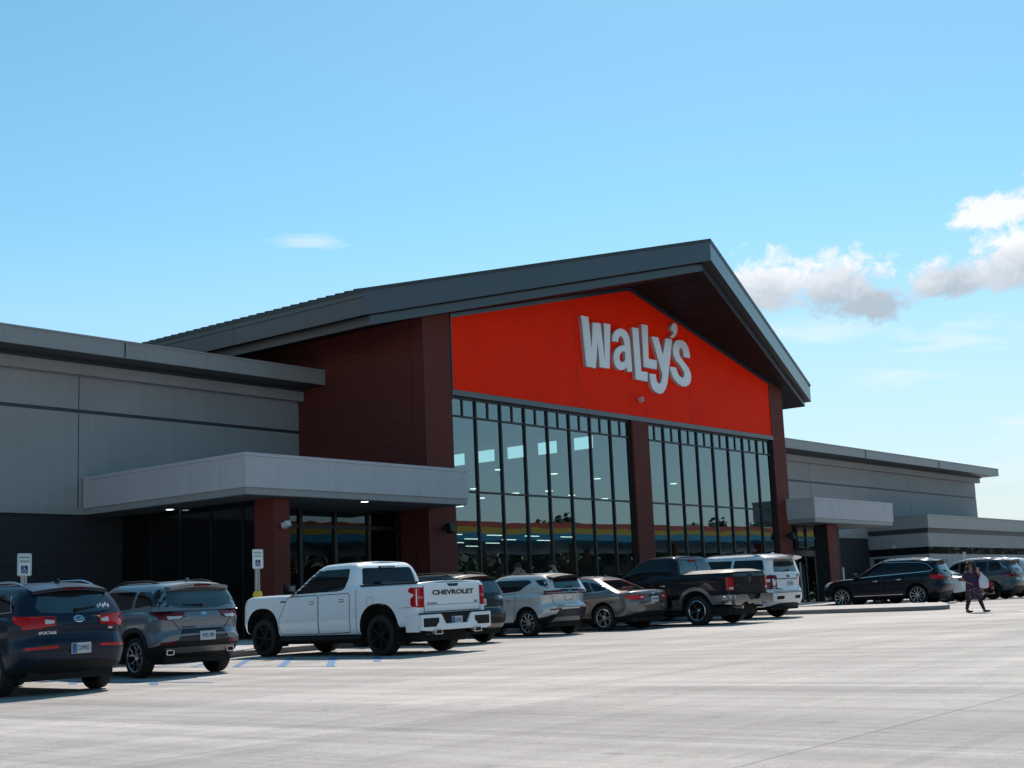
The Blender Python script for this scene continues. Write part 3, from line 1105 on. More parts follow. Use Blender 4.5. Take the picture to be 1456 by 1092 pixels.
obj('flange', bm, t, mat('fire_red', (0.16, 0.012, 0.014), 0.35), 35)
for sx in (-0.11, 0.11):
    bm = bmesh.new()
    tube(bm, [(sx * 0.3, -0.18, 0), (sx * 1.6, -0.34, -0.03)], 0.07, 14)
    obj('hose_cap', bm, t, mat('fire_red'), 35)

# ---- across the lot (seen mirrored in the glass): fuel canopy and trees
fc = thing('fuel_canopy', 'long fuel station canopy edged in red, yellow and blue bands', 'canopy', (90, -8, ground_z(90, -8)))
stripes = ((0.00, 0.42, (0.30, 0.035, 0.012)), (0.42, 0.84, (0.33, 0.22, 0.015)), (0.84, 1.36, (0.006, 0.15, 0.26)))
FCZ = 5.02 + EYE
for k, (a, b, c) in enumerate(stripes):
    bm = bmesh.new()
    box(bm, 40, 150, -20.0, 0.0 + 0.003 * k, FCZ + 1.36 - b, FCZ + 1.36 - a)
    for v in bm.verts:
        v.co.z += 0.0105 * (v.co.x - 73)
        v.co -= fc.location
    obj('fascia_band', bm, fc, mat('canopy_band', c, 0.5) if k == 0 else mat('canopy_band_%s' % ('yellow', 'blue')[k - 1], c, 0.5))
for i in range(7):
    for yy in (-5.0, -15.0):
        bm = bmesh.new()
        xx = 46 + i * 16
        box(bm, xx - 0.3, xx + 0.3, yy - 0.3, yy + 0.3, ground_z(xx, yy), FCZ + 0.0105 * (xx - 73))
        for v in bm.verts:
            v.co -= fc.location
        obj('canopy_post', bm, fc, mat('canopy_post', (0.25, 0.06, 0.03), 0.5))
bm = bmesh.new()
for i in range(9):
    xx = 44 + i * 12.5
    box(bm, xx, xx + 5 + (i * 7 % 4), -13, -10.8, ground_z(xx, -12), ground_z(xx, -12) + 2.4 + (i % 3) * 0.9)
for v in bm.verts:
    v.co -= fc.location
obj('dark_backdrop', bm, fc, mat('backdrop_dark', (0.03, 0.035, 0.04), 0.5))  # dark blocks added under the canopy to darken what the glass mirrors

leaf_m = mat('leaf_green', (0.022, 0.033, 0.014), 0.6, var=0.45, vscale=0.35)
bark_m = mat('bark', (0.05, 0.04, 0.03), 0.9, var=0.3, vscale=3)


def tree_proto(h, seed):
    rnd = random.Random(seed)
    t = thing('broadleaf_tree', 'dark broadleaf tree standing beyond the fuel canopy', 'tree', (0, 0, 0), group='trees beyond the fuel canopy')
    bm = bmesh.new()
    tube(bm, [(0, 0, -0.2), (0.1, 0, h * 0.25), (0, 0.1, h * 0.55), (0, 0, h * 0.9)], [h * 0.035, h * 0.028, h * 0.016, 0.03], 9)
    clumps = []
    for k in range(22):
        a = rnd.uniform(0, 6.28)
        rr = h * rnd.uniform(0.08, 0.36)
        z = h * rnd.uniform(0.38, 0.92)
        rr *= 1.0 - max(0, (z / h - 0.6)) * 1.5
        p = Vector((math.cos(a) * rr, math.sin(a) * rr, z))
        tube(bm, [(0, 0, z * 0.62), p * 0.55 + Vector((0, 0, z * 0.38)), p], [h * 0.012, h * 0.008, 0.02], 5)
        clumps.append((p, h * rnd.uniform(0.09, 0.17)))
    obj('trunk', bm, t, bark_m, 50)
    bm = bmesh.new()
    for p, r in clumps:
        for q in range(170):
            d = Vector((rnd.gauss(0, 1), rnd.gauss(0, 1), rnd.gauss(0, 0.75))).normalized() * r * rnd.uniform(0.35, 1.1)
            c = p + d
            s = h * rnd.uniform(0.012, 0.028)
            u = Vector((rnd.gauss(0, 1), rnd.gauss(0, 1), rnd.gauss(0, 1))).normalized()
            w = u.orthogonal().normalized()
            x = u.cross(w)
            bm.faces.new([bm.verts.new(c + w * s * i + x * s * j) for i, j in ((-1, -.6), (1, -.6), (.8, .7), (-.8, .7))])
    obj('crown', bm, t, leaf_m)
    return t


def dup(root, loc, rz, sc=1.0, label=None):
    r = root.copy()
    COL.objects.link(r)
    r.location = loc
    r.rotation_euler = (0, 0, rz)
    r.scale = (sc, sc, sc)
    if label:
        r['label'] = label
    for ch in list(root.children):
        c = ch.copy()
        COL.objects.link(c)
        c.parent = r
        for g in ch.children:
            d = g.copy()
            COL.objects.link(d)
            d.parent = c
    return r


tp = [tree_proto(11, 3), tree_proto(12, 8)]
spots = [(146, -46, .72), (152, -50, .80), (158, -46, .74), (166, -50, .62), (178, -48, .70), (186, -46, .80), (194, -52, .84), (203, -48, .78), (214, -50, .80), (226, -48, .72)]
for i, (x, y, s) in enumerate(spots):
    o_ = tp[i % 2]
    z = ground_z(x, y)
    if i < 2:
        o_.location = (x, y, z)
        o_.scale = (s * 1.36,) * 3
    else:
        dup(o_, (x, y, z), i * 1.3, s * 1.36)

# a wood closing the far side of the lot
bm = bmesh.new()
rnd = random.Random(5)
for k in range(34000):
    x = 40 + 480 * rnd.random() ** 1.5
    hh = 9.2 + .7 * math.sin(x * .11) + .5 * math.sin(x * .37 + 1) + .4 * math.sin(x * .9)
    hh += max(0, x - 160) * .022
    z = ground_z(x, -60) + hh * rnd.random() ** .7
    c = Vector((x, -64 + rnd.uniform(-5, 5), z))
    s = rnd.uniform(.35, .8)
    u = Vector((rnd.gauss(0, .5), 1, rnd.gauss(0, .6))).normalized()
    w = u.orthogonal().normalized()
    q = u.cross(w)
    bm.faces.new([bm.verts.new(c + w * s * i + q * s * j) for i, j in ((-1, -.6), (1, -.6), (.8, .7), (-.8, .7))])
struct(obj('woodland', bm, None, leaf_m), 'stuff')

# ---- reserved parking signs
galv = mat('galvanised_post', (0.36, 0.37, 0.37), 0.45, metal=0.6)
sign_w = mat('sign_white', (0.62, 0.66, 0.66), 0.45)
sign_g = mat('sign_green', (0.02, 0.16, 0.11), 0.5)
sign_b = mat('sign_blue', (0.010, 0.016, 0.13), 0.5)
yel = mat('bollard_yellow', (0.55, 0.38, 0.03), 0.55, var=0.1)


def parking_sign(x, y, ztop, zpost, label):
    zb = ground_z(x, y) + 0.15
    t = thing('parking_sign', label, 'parking sign', (x, y, zb), rz=R(-6), group='reserved parking signs on yellow-footed posts')
    h = ztop + E_ - zb
    bm = bmesh.new()
    for s in (-1, 1):
        box(bm, s * 0.042 - 0.019, s * 0.042 + 0.019, -0.02, 0.02, zpost + E_ - zb - 0.02, h - 0.02)
    box(bm, -0.025, 0.025, 0.0, 0.02, zpost + E_ - zb - 0.02, h - 0.02)
    obj('post', bm, t, galv)
    bm = bmesh.new()
    lathe(bm, [(-0.02, 0.11), (zpost + E_ - zb - 0.06, 0.11), (zpost + E_ - zb, 0.085), (zpost + E_ - zb, 0.0)], 20, 'z')
    obj('bollard', bm, t, yel, 40)
    W, H = 0.305, 0.457
    pts = []
    for cx, cz, a0 in ((W / 2 - .03, -H / 2 + .03, -90), (W / 2 - .03, H / 2 - .03, 0), (-W / 2 + .03, H / 2 - .03, 90), (-W / 2 + .03, -H / 2 + .03, 180)):
        for k in range(5):
            a = R(a0 + k * 22.5)
            pts.append((cx + .03 * math.cos(a), h - H / 2 + cz + .03 * math.sin(a)))
    bm = bmesh.new()
    prism(bm, pts, -0.030, -0.026, 'xz')
    pl = obj('plate', bm, t, sign_w)
    bm = bmesh.new()
    th = 0.006
    x0_, x1_, z0_, z1_ = -W / 2 + .014, W / 2 - .014, h - H + .014, h - .014
    for a in ((x0_, x1_, z1_ - th, z1_), (x0_, x1_, z0_, z0_ + th), (x0_, x0_ + th, z0_ + th, z1_ - th), (x1_ - th, x1_, z0_ + th, z1_ - th)):
        box(bm, a[0], a[1], -0.0315, -0.0302, a[2], a[3])
    obj('sign_border', bm, pl, sign_g)
    plane_text('sign_lettering', 'RESERVED', 0.062, lambda u, v: (u, -0.0312, h - 0.085 + v), pl, sign_g, 0.002, 0.80)
    plane_text('sign_lettering', 'PARKING', 0.062, lambda u, v: (u, -0.0312, h - 0.165 + v), pl, sign_g, 0.002, 0.80)
    bm = bmesh.new()
    box(bm, -0.072, 0.072, -0.0314, -0.0301, h - 0.405, h - 0.250)
    obj('sign_symbol_field', bm, pl, sign_b)
    bm = bmesh.new()
    cz = h - 0.325
    yy = -0.0335

    def ln(ps, r):
        tube(bm, [(p[0], yy, cz + p[1]) for p in ps], r, 6)
    lathe(bm, [(-0.0342, 0.0), (-0.0342, 0.011), (-0.032, 0.011)], 12, 'y')
    for v in bm.verts:
        v.co.x -= 0.012
        v.co.z += cz + 0.052
    ln([(-0.012, 0.035), (-0.008, -0.008), (0.020, -0.010), (0.036, -0.045), (0.046, -0.040)], 0.006)
    ln([(-0.010, 0.015), (0.018, 0.013)], 0.005)
    ln([(-0.020 + 0.034 * math.cos(a) + 0.012, -0.026 + 0.034 * math.sin(a)) for a in [R(120 + 24 * k) for k in range(10)]], 0.005)
    obj('wheelchair_symbol', bm, pl, sign_w)


parking_sign(15.68, 25.45, 1.56, 0.30, 'white reserved parking sign behind the dark blue car, brick wall behind it')
parking_sign(21.88, 25.5, 1.69, 0.70, 'white reserved parking sign on a yellow bollard behind the white pickup bonnet')
parking_sign(65.6, 25.0, 1.84, 0.9, 'white parking sign rising above the roof of the grey crossover')
parking_sign(72.3, 25.5, 1.76, 0.9, 'white parking sign above the pale van roof at the far right')
t = thing('marker_post', 'slim white marker post beside the red post of the right entrance', 'post', (53.2, 25.4, ground_z(53.2, 25.4) + 0.15))
bm = bmesh.new()
lathe(bm, [(0, 0.035), (1.42, 0.035), (1.45, 0.025), (1.45, 0)], 14, 'z')
obj('tube', bm, t, mat('marker_white', (0.6, 0.6, 0.6), 0.5), 40)
bm = bmesh.new()
lathe(bm, [(0, 0.13), (0.04, 0.13), (0.06, 0.06)], 14, 'z')
obj('base', bm, t, blk, 40)
# ================================================================ vehicles
tyre_m = mat('tyre_rubber', (0.010, 0.010, 0.011), 0.85)
well_m = mat('wheel_well', (0.004, 0.004, 0.0045), 0.9)
plast_m = mat('black_plastic', (0.007, 0.008, 0.009), 0.65, spec=0.3)
cglass_m = mat('car_glass', (0.004, 0.006, 0.009), 0.04, spec=0.38)
cglass_l = mat('light_car_glass', (0.008, 0.016, 0.020), 0.04, ior=2.0)
seam_m = mat('shut_line', (0.008, 0.009, 0.011), 0.7)
chrome_m = mat('chrome', (0.62, 0.63, 0.65), 0.12, metal=1.0)
alloy_m = mat('alloy', (0.42, 0.43, 0.45), 0.28, metal=0.85)
alloy_dk = mat('dark_alloy', (0.005, 0.005, 0.006), 0.6, spec=0.25)
lamp_red = mat('red_lens', (0.42, 0.006, 0.012), 0.15, spec=0.25, coat=0.25)
lamp_dkred = mat('dark_red_lens', (0.12, 0.005, 0.009), 0.12, spec=0.3, coat=0.3)
lamp_wht = mat('clear_lens', (0.52, 0.50, 0.50), 0.12, coat=1.0)
plate_w = mat('plate_white', (0.45, 0.48, 0.52), 0.5)
plate_i = mat('plate_ink', (0.015, 0.02, 0.05), 0.5)
plate_b = mat('plate_blue', (0.03, 0.09, 0.28), 0.5)
under_m = mat('underbody', (0.006, 0.006, 0.006), 0.9)


def paint(name, c, metal=0.0, rough=0.32, coat=None):
    if coat is None:
        coat = 0.22 if max(c) < 0.1 else 0.8
    return mat(name, c, rough, metal=metal, coat=coat, coat_rough=0.03, spec=0.25 if max(c) < 0.1 else 0.5)


def curve(pts):
    """monotone cubic through (x, y) points"""
    xs = [p[0] for p in pts]
    ys = [p[1] for p in pts]
    n = len(xs)
    if n == 1:
        return lambda x: ys[0]
    h = [xs[i + 1] - xs[i] for i in range(n - 1)]
    d = [(ys[i + 1] - ys[i]) / h[i] for i in range(n - 1)]
    m = [d[0]] + [0 if d[i - 1] * d[i] <= 0 else 3 * (h[i - 1] + h[i]) / ((2 * h[i] + h[i - 1]) / d[i - 1] + (h[i] + 2 * h[i - 1]) / d[i]) for i in range(1, n - 1)] + [d[-1]]

    def f(x):
        if x <= xs[0]:
            return ys[0]
        if x >= xs[-1]:
            return ys[-1]
        k = max(i for i in range(n - 1) if xs[i] <= x)
        t = (x - xs[k]) / h[k]
        return ((1 + 2 * t) * (1 - t) ** 2 * ys[k] + t * (1 - t) ** 2 * h[k] * m[k] + t * t * (3 - 2 * t) * ys[k + 1] + t * t * (t - 1) * h[k] * m[k + 1])
    return f


def shell(bm, yr, yf, zb, zt, hw, Rr, Rf, nr, nf, layers, crown, K=9, S=40, Mx=8):
    """closed shell made of stacked plan outlines; yr, yf: t->y; zb, zt: y->z; hw: (y, t)->half width"""
    rings = []
    for t, ins in layers:
        y0, y1 = yr(t) + ins, yf(t) - ins
        pts = []
        for i in range(K):
            a = math.pi / 2 * i / (K - 1)
            pts.append((y0 + Rr * (1 - max(0.0, math.cos(a)) ** (2 / nr)), math.sin(a) ** (2 / nr)))
        ya, yb = y0 + Rr, y1 - Rf
        for i in range(1, S):
            pts.append((ya + (yb - ya) * i / S, 1.0))
        for i in range(K):
            a = math.pi / 2 * (K - 1 - i) / (K - 1)
            pts.append((y1 - Rf * (1 - max(0.0, math.cos(a)) ** (2 / nf)), math.sin(a) ** (2 / nf)))
        ring = []
        for y, q in pts:
            w = max(0.02, hw(y, t) - ins)
            z = zb(y) + (zt(y) - zb(y)) * t
            ring.append((w * q, y, z))
        rings.append(ring)
    n = len(rings[0])
    VR, VL = [], []
    for ring in rings:
        r = [bm.verts.new(p) for p in ring]
        l = [r[0]] + [bm.verts.new((-p[0], p[1], p[2])) for p in ring[1:-1]] + [r[-1]]
        VR.append(r)
        VL.append(l)
    faces = []
    for j in range(len(rings) - 1):
        for k in range(n - 1):
            faces.append(bm.faces.new((VR[j][k], VR[j][k + 1], VR[j + 1][k + 1], VR[j + 1][k])))
            faces.append(bm.faces.new((VL[j][k + 1], VL[j][k], VL[j + 1][k], VL[j + 1][k + 1])))
    for j, cr, flip in ((len(rings) - 1, crown, False), (0, 0.0, True)):
        rows = [[VR[j][0]]]
        for k in range(1, n - 1):
            a, b = VL[j][k], VR[j][k]
            row = [a]
            for i in range(1, Mx):
                q = -1 + 2 * i / Mx
                p = a.co.lerp(b.co, i / Mx)
                row.append(bm.verts.new((p.x, p.y, p.z + cr * (1 - q * q) * min(1.0, b.co.x / 0.5))))
            row.append(b)
            rows.append(row)
        rows.append([VR[j][-1]])
        for k in range(len(rows) - 1):
            A, B = rows[k], rows[k + 1]
            if len(A) == 1:
                for i in range(Mx):
                    faces.append(bm.faces.new((A[0], B[i + 1], B[i])))
            elif len(B) == 1:
                for i in range(Mx):
                    faces.append(bm.faces.new((A[i], A[i + 1], B[0])))
            else:
                for i in range(Mx):
                    faces.append(bm.faces.new((A[i], A[i + 1], B[i + 1], B[i])))
    bmesh.ops.recalc_face_normals(bm, faces=faces)
    return faces


def bool_cut(bm, cutter_bm):
    """difference of two closed meshes, returned as a bmesh"""
    ma, mb = bpy.data.meshes.new('a'), bpy.data.meshes.new('b')
    bm.to_mesh(ma)
    cutter_bm.to_mesh(mb)
    bm.free()
    cutter_bm.free()
    oa, ob = bpy.data.objects.new('a', ma), bpy.data.objects.new('b', mb)
    COL.objects.link(oa)
    COL.objects.link(ob)
    md = oa.modifiers.new('cut', 'BOOLEAN')
    md.operation = 'DIFFERENCE'
    md.solver = 'EXACT'
    md.object = ob
    dg = bpy.context.evaluated_depsgraph_get()
    me = bpy.data.meshes.new_from_object(oa.evaluated_get(dg))
    out = bmesh.new()
    out.from_mesh(me)
    for o in (oa, ob):
        bpy.data.objects.remove(o)
    for m_ in (ma, mb, me):
        bpy.data.meshes.remove(m_)
    return out


def rp(pts, r, k=4):
    """round a polygon's corners"""
    out = []
    n = len(pts)
    for i in range(n):
        p0, p1, p2 = Vector(pts[i - 1]), Vector(pts[i]), Vector(pts[(i + 1) % n])
        d0, d1 = (p0 - p1), (p2 - p1)
        rr = min(r, d0.length * 0.45, d1.length * 0.45)
        a, b = p1 + d0.normalized() * rr, p1 + d1.normalized() * rr
        for j in range(k + 1):
            t = j / k
            out.append(tuple(a * (1 - t) ** 2 + p1 * 2 * t * (1 - t) + b * t * t))
    return out


class Body:
    """holds the body surface so that glass, lamps, seams and badges can be laid on it"""

    def __init__(self, bm):
        self.bvh = BVHTree.FromBMesh(bm)

    def cast(self, ax, u, v, off=0.0):
        if ax == 'L':
            o, d = Vector((-3, u, v)), Vector((1, 0, 0))
        elif ax == 'R':
            o, d = Vector((3, u, v)), Vector((-1, 0, 0))
        elif ax == 'B':
            o, d = Vector((u, -6, v)), Vector((0, 1, 0))
        elif ax == 'F':
            o, d = Vector((u, 9, v)), Vector((0, -1, 0))
        else:
            o, d = Vector((u, v, 5)), Vector((0, 0, -1))
        h = self.bvh.ray_cast(o, d)
        if h[0] is None:
            lim = {'L': (0, -1.0), 'R': (0, 1.0)}.get(ax)
            h2 = self.bvh.find_nearest(Vector((-0.9, u, v)) if ax == 'L' else Vector((0.9, u, v)) if ax == 'R' else Vector((u, -1, v)) if ax == 'B' else Vector((u, 4.5, v)) if ax == 'F' else Vector((u, v, 1.6)))
            return h2[0] - d * off, d
        return h[0] - d * off, d

    def patch(self, bm, poly, ax, off=0.004, step=0.07, skirt=0.016, lift=0.0):
        tmp = bmesh.new()
        vs = [tmp.verts.new((p[0], p[1], 0)) for p in poly]
        tmp.faces.new(vs)
        us, vv = [p[0] for p in poly], [p[1] for p in poly]
        for lo, hi, nrm in ((min(us), max(us), (1, 0, 0)), (min(vv), max(vv), (0, 1, 0))):
            k = int((hi - lo) / step)
            for i in range(1, k + 1):
                c = lo + (hi - lo) * i / (k + 1)
                bmesh.ops.bisect_plane(tmp, geom=tmp.verts[:] + tmp.edges[:] + tmp.faces[:], plane_co=(c * nrm[0], c * nrm[1], 0), plane_no=nrm)
        bmesh.ops.triangulate(tmp, faces=tmp.faces[:])
        tmp.normal_update()
        new, low = {}, {}
        bedges = [e for e in tmp.edges if e.is_boundary]
        bverts = {v for e in bedges for v in e.verts}
        for v in tmp.verts:
            p, d = self.cast(ax, v.co.x, v.co.y, off)
            new[v] = bm.verts.new(p)
            if v in bverts:
                low[v] = bm.verts.new(p + d * (off + skirt))
        fs = []
        for f in tmp.faces:
            try:
                fs.append(bm.faces.new([new[v] for v in f.verts]))
            except ValueError:
                pass
        d = self.cast(ax, poly[0][0], poly[0][1])[1]
        for f in fs:
            f.normal_update()
            if f.normal.dot(d) > 0:
                f.normal_flip()
        for e in bedges:
            a, b = e.verts
            g = bm.faces.new((new[a], new[b], low[b], low[a]))
            fs.append(g)
        tmp.free()
        return fs

    def ribbon(self, bm, line, ax, w=0.012, off=0.005, closed=False, step=0.05):
        pts = [Vector(p) for p in line]
        if closed:
            pts.append(pts[0])
        dense = [pts[0]]
        for a, b in zip(pts, pts[1:]):
            k = max(1, int((b - a).length / step))
            dense += [a.lerp(b, i / k) for i in range(1, k + 1)]
        prev = None
        for i, p in enumerate(dense):
            t = dense[min(i + 1, len(dense) - 1)] - dense[max(i - 1, 0)]
            if t.length < 1e-6:
                continue
            t.normalize()
            n = Vector((-t.y, t.x)) * w / 2
            q = [bm.verts.new(self.cast(ax, s.x, s.y, off)[0]) for s in (p - n, p + n)]
            if prev:
                bm.faces.new((prev[0], q[0], q[1], prev[1]))
            prev = q

    def text(self, s, ax, u, v, size, bold=0.0, sx=1.0, off=0.006, spacing=1.0):
        me = text_mesh(s, size, bold, sx, spacing=spacing)
        f = -1 if ax in ('R', 'F') else 1
        # seen from behind the car (ax B) x grows to the right; seen from its left side y grows to the left
        for vt in me.vertices:
            uu = u + vt.co.x if ax == 'B' else (u - vt.co.x if ax == 'L' else u + vt.co.x)
            vt.co = self.cast(ax, uu, v + vt.co.y, off)[0]
        me.update()
        return me


def wheel(root, x, y, r, w, rim_r, side, style, name='wheel', tilt=0.0):
    """tyre with a rim of spokes; side -1 is the car's left"""
    bm = bmesh.new()
    hw = w / 2
    prof = [(-hw * 0.86, rim_r - 0.015), (-hw * 0.98, rim_r + 0.02), (-hw, (r + rim_r) / 2), (-hw * 0.94, r - 0.03), (-hw * 0.78, r - 0.006), (-hw * 0.3, r), (hw * 0.3, r), (hw * 0.78, r - 0.006), (hw * 0.94, r - 0.03), (hw, (r + rim_r) / 2), (hw * 0.98, rim_r + 0.02), (hw * 0.86, rim_r - 0.015)]
    rings, fs = lathe(bm, prof, 40)
    # tread grooves
    bmesh.ops.recalc_face_normals(bm, faces=fs)
    o = obj(name, bm, root, tyre_m, 40)
    o.location = (x, y, r)
    # barrel and spokes
    n, kind, m_sp, m_in = style
    bm = bmesh.new()
    s = side
    rings, fs = lathe(bm, [(s * hw * 0.90, rim_r + 0.004), (s * hw * 0.93, rim_r - 0.012), (s * hw * 0.72, rim_r - 0.028), (-s * hw * 0.8, rim_r - 0.04)], 40)
    inner = fs
    lathe(bm, [(s * hw * 0.15, rim_r - 0.03), (s * hw * 0.12, 0.0)], 32)
    obj('rim_barrel', bm, o, m_in, 45)
    bm = bmesh.new()
    lathe(bm, [(s * hw * 0.915, rim_r + 0.002), (s * hw * 0.955, rim_r - 0.010), (s * hw * 0.88, rim_r - 0.022)], 40)
    ax0, ax1 = s * hw * 0.62, s * hw * 0.86

    def spoke(a, w0, w1, r0, r1, skew=0.0):
        def P(rad, off, ax):
            aa = a + skew * (rad / rim_r)
            c, q = math.cos(aa), math.sin(aa)
            return (ax, c * rad - q * off, q * rad + c * off)
        A = [bm.verts.new(P(r0, o_, ax)) for o_, ax in ((-w0, ax0 * 0.9), (w0, ax0 * 0.9), (w0 * .7, ax0 * 1.12), (-w0 * .7, ax0 * 1.12))]
        rm = (r0 + r1) / 2
        Bm = [bm.verts.new(P(rm, o_, ax)) for o_, ax in ((-(w0 + w1) / 2, ax0 * .95), ((w0 + w1) / 2, ax0 * .95), ((w0 + w1) * .36, ax0 * 1.2), (-(w0 + w1) * .36, ax0 * 1.2))]
        B = [bm.verts.new(P(r1, o_, ax)) for o_, ax in ((-w1, ax1 * .85), (w1, ax1 * .85), (w1 * .8, ax1 * 1.06), (-w1 * .8, ax1 * 1.06))]
        for U, V in ((A, Bm), (Bm, B)):
            for i in range(4):
                j = (i + 1) % 4
                bm.faces.new((U[i], U[j], V[j], V[i]))
        bm.faces.new(A[::-1])
        bm.faces.new(B)
    ph = random.uniform(0, 1.2)
    for k in range(n):
        a = ph + 2 * math.pi * k / n
        if kind == 'single':
            spoke(a, 0.024, 0.030, 0.04, rim_r - 0.015)
        elif kind == 'thin':
            spoke(a, 0.014, 0.013, 0.04, rim_r - 0.015)
        elif kind == 'swirl':
            spoke(a, 0.016, 0.020, 0.04, rim_r - 0.015, 0.45)
        elif kind == 'double':
            spoke(a - 0.10, 0.015, 0.013, 0.05, rim_r - 0.015, -0.10)
            spoke(a + 0.10, 0.015, 0.013, 0.05, rim_r - 0.015, 0.10)
        elif kind == 'wide':
            spoke(a, 0.035, 0.052, 0.04, rim_r - 0.015)
        elif kind == 'fork':
            spoke(a, 0.016, 0.012, 0.05, rim_r * 0.55)
            spoke(a - 0.10, 0.011, 0.009, rim_r * 0.5, rim_r - 0.015, -0.22)
            spoke(a + 0.10, 0.011, 0.009, rim_r * 0.5, rim_r - 0.015, 0.22)
    lathe(bm, [(ax0 * 1.15, 0.0), (ax0 * 1.15, 0.035), (ax0 * 1.0, 0.065), (ax0 * 0.8, 0.07)], 20)
    bmesh.ops.recalc_face_normals(bm, faces=bm.faces)
    obj('rim', bm, o, m_sp, 40)
    return o


def mirror_poly(p):
    return [(-u, v) for u, v in p][::-1]


def make_vehicle(S):
    """S is a dict of measurements in metres; y runs forward from the rear axle, x to the right, z up"""
    g = S.get
    root = thing(S['name'], S['label'], S['cat'], group=g('group'))
    W, wb, Or, Of, tr = S['W'], S['wb'], S['Or'], S['Of'], S['tr']
    pm = S['paint']
    hwid = W / 2
    yr = curve([(t, -Or + o) for t, o in S['rear']])
    yf = curve([(t, wb + Of - o) for t, o in g('front', [(0, .10), (.3, 0.0), (.55, 0.0), (.8, .07), (1, .16)])])
    zb = curve(S['bottom'])
    zt = curve(S['belt'])
    wprof = curve(g('wprof', [(0, .90), (.1, .965), (.3, 1.0), (.5, .995), (.62, .985), (.78, .992), (.9, .975), (1, .935)]))
    wplan = curve(g('wplan', [(-Or, .965), (-Or * .2, 1.0), (wb * .5, .995), (wb, 1.0), (wb + Of * .6, .955), (wb + Of, .90)]))
    clad_t = g('clad_t', 0.2)
    ls = sorted({0.0, .03, .08, .14, clad_t, .3, .38, .46, .54, .60, .66, .72, .78, .84, .90, .945, .975, 1.0})

    def ins(t):
        if t < .1:
            return .05 * (1 - t / .1) ** 2
        if t > .92:
            return .045 * ((t - .92) / .08) ** 2
        return 0
    bm = bmesh.new()
    shell(bm, yr, yf, zb, zt, lambda y, t: hwid * wprof(t) * wplan(y), g('Rr', .5), g('Rf', .75), g('nr', 3.0), g('nf', 2.6), [(t, ins(t)) for t in ls], g('hood_crown', .035))
    # wheel arches
    cut = bmesh.new()
    ra = g('arch', tr + 0.065)
    for y in (0, wb):
        for s in (-1, 1):
            zc = tr + g('arch_dz', 0.02)
            n = 36
            sq = g('arch_sq', 2.15)
            pts = []
            for k in range(n):
                a = 2 * math.pi * k / n
                c, q = math.cos(a), math.sin(a)
                pts.append((y + ra * math.copysign(abs(c) ** (2 / sq), c), zc + ra * math.copysign(abs(q) ** (2 / sq), q)))
            prism(cut, pts, s * (hwid - 0.36), s * (hwid + 0.3), 'yz')
    if g('bed'):
        y0, y1, wbed, zf = S['bed']
        box(cut, -wbed, wbed, y0, y1, zf, 3.0)
    bm = bool_cut(bm, cut)
    # greenhouse
    G = S['house']
    gyr = curve([(t, y) for t, y in G['rear']])
    gyf = curve([(t, y) for t, y in G['front']])
    roof = curve(G['roof'])
    gw = curve(G['w'])
    gplan = curve(G.get('plan', [(-9, 1.0), (9, 1.0)]))
    gb = lambda y: min(zt(y), roof(y) - .05) - .03
    rk = G.get('round', 1.0)
    gl = [(0, 0), (.12, 0), (.25, 0), (.4, 0), (.55, 0), (.7, 0), (.82, .004 * rk), (.9, .014 * rk), (.96, .035 * rk), (1.0, .075 * rk)]
    hb = bmesh.new()
    shell(hb, gyr, gyf, gb, roof, lambda y, t: gw(t) * gplan(y), G.get('Rr', .28), G.get('Rf', .45), G.get('nr', 3.4), G.get('nf', 2.6), gl, G.get('crown', .035), S=34)
    # split lower cladding and wheel wells off the body
    body, clad = bmesh.new(), bmesh.new()
    wells = {(i, s): bmesh.new() for i in (0, 1) for s in (-1, 1)}
    maps = {id(q): {} for q in [body, clad] + list(wells.values())}

    def push(dst, f):
        mp = maps[id(dst)]
        vs = []
        for v in f.verts:
            if v not in mp:
                mp[v] = dst.verts.new(v.co)
            vs.append(mp[v])
        try:
            dst.faces.new(vs)
        except ValueError:
            pass
    bm.normal_update()
    for f in bm.faces:
        c = f.calc_center_median()
        iswell = False
        if f.normal.z < 0.35 or True:
            for y in (0, wb):
                zc = tr + g('arch_dz', 0.02)
                sq = g('arch_sq', 2.15)
                dd = max(((abs(v.co.y - y) / ra) ** sq + (abs(v.co.z - zc) / ra) ** sq) for v in f.verts)
                if dd < 1.012:
                    iswell = True
        if iswell and abs(c.x) > hwid - 0.40:
            push(wells[(0 if c.y < wb / 2 else 1, -1 if c.x < 0 else 1)], f)
            continue
        t = (c.z - zb(c.y)) / max(.05, zt(c.y) - zb(c.y))
        if t < clad_t - 0.002:
            push(clad, f)
        else:
            push(body, f)
    full = bmesh.new()
    for src in (bm, hb):
        mp = {v: full.verts.new(v.co) for v in src.verts}
        for f in src.faces:
            full.faces.new([mp[v] for v in f.verts])
    full.normal_update()
    B = Body(full)
    bm.free()
    mp = {v: body.verts.new(v.co) for v in hb.verts}
    for f in hb.faces:
        body.faces.new([mp[v] for v in f.verts])
    hb.free()
    full.free()
    bo = obj('body', body, root, pm, 38)
    obj('lower_cladding', clad, root, g('clad', plast_m), 38)
    for q in wells.values():
        obj('wheel_well', q, root, well_m, 38)
    ub = bmesh.new()
    box(ub, -hwid * .72, hwid * .72, -Or + .25, wb + Of - .3, tr * .62, tr * 1.2)
    for y in (0, wb):
        tube(ub, [(-hwid + .2, y, tr), (hwid - .2, y, tr)], 0.06, 8)
    obj('underbody', ub, root, under_m)

    def lay(name, polys, material, parent=None, off=.004, smooth=35, step=.07, skirt=.016):
        """polys: list of (axis, polygon)"""
        b = bmesh.new()
        for ax, poly in polys:
            B.patch(b, poly, ax, off, step, skirt)
        return obj(name, b, parent or root, material, smooth)

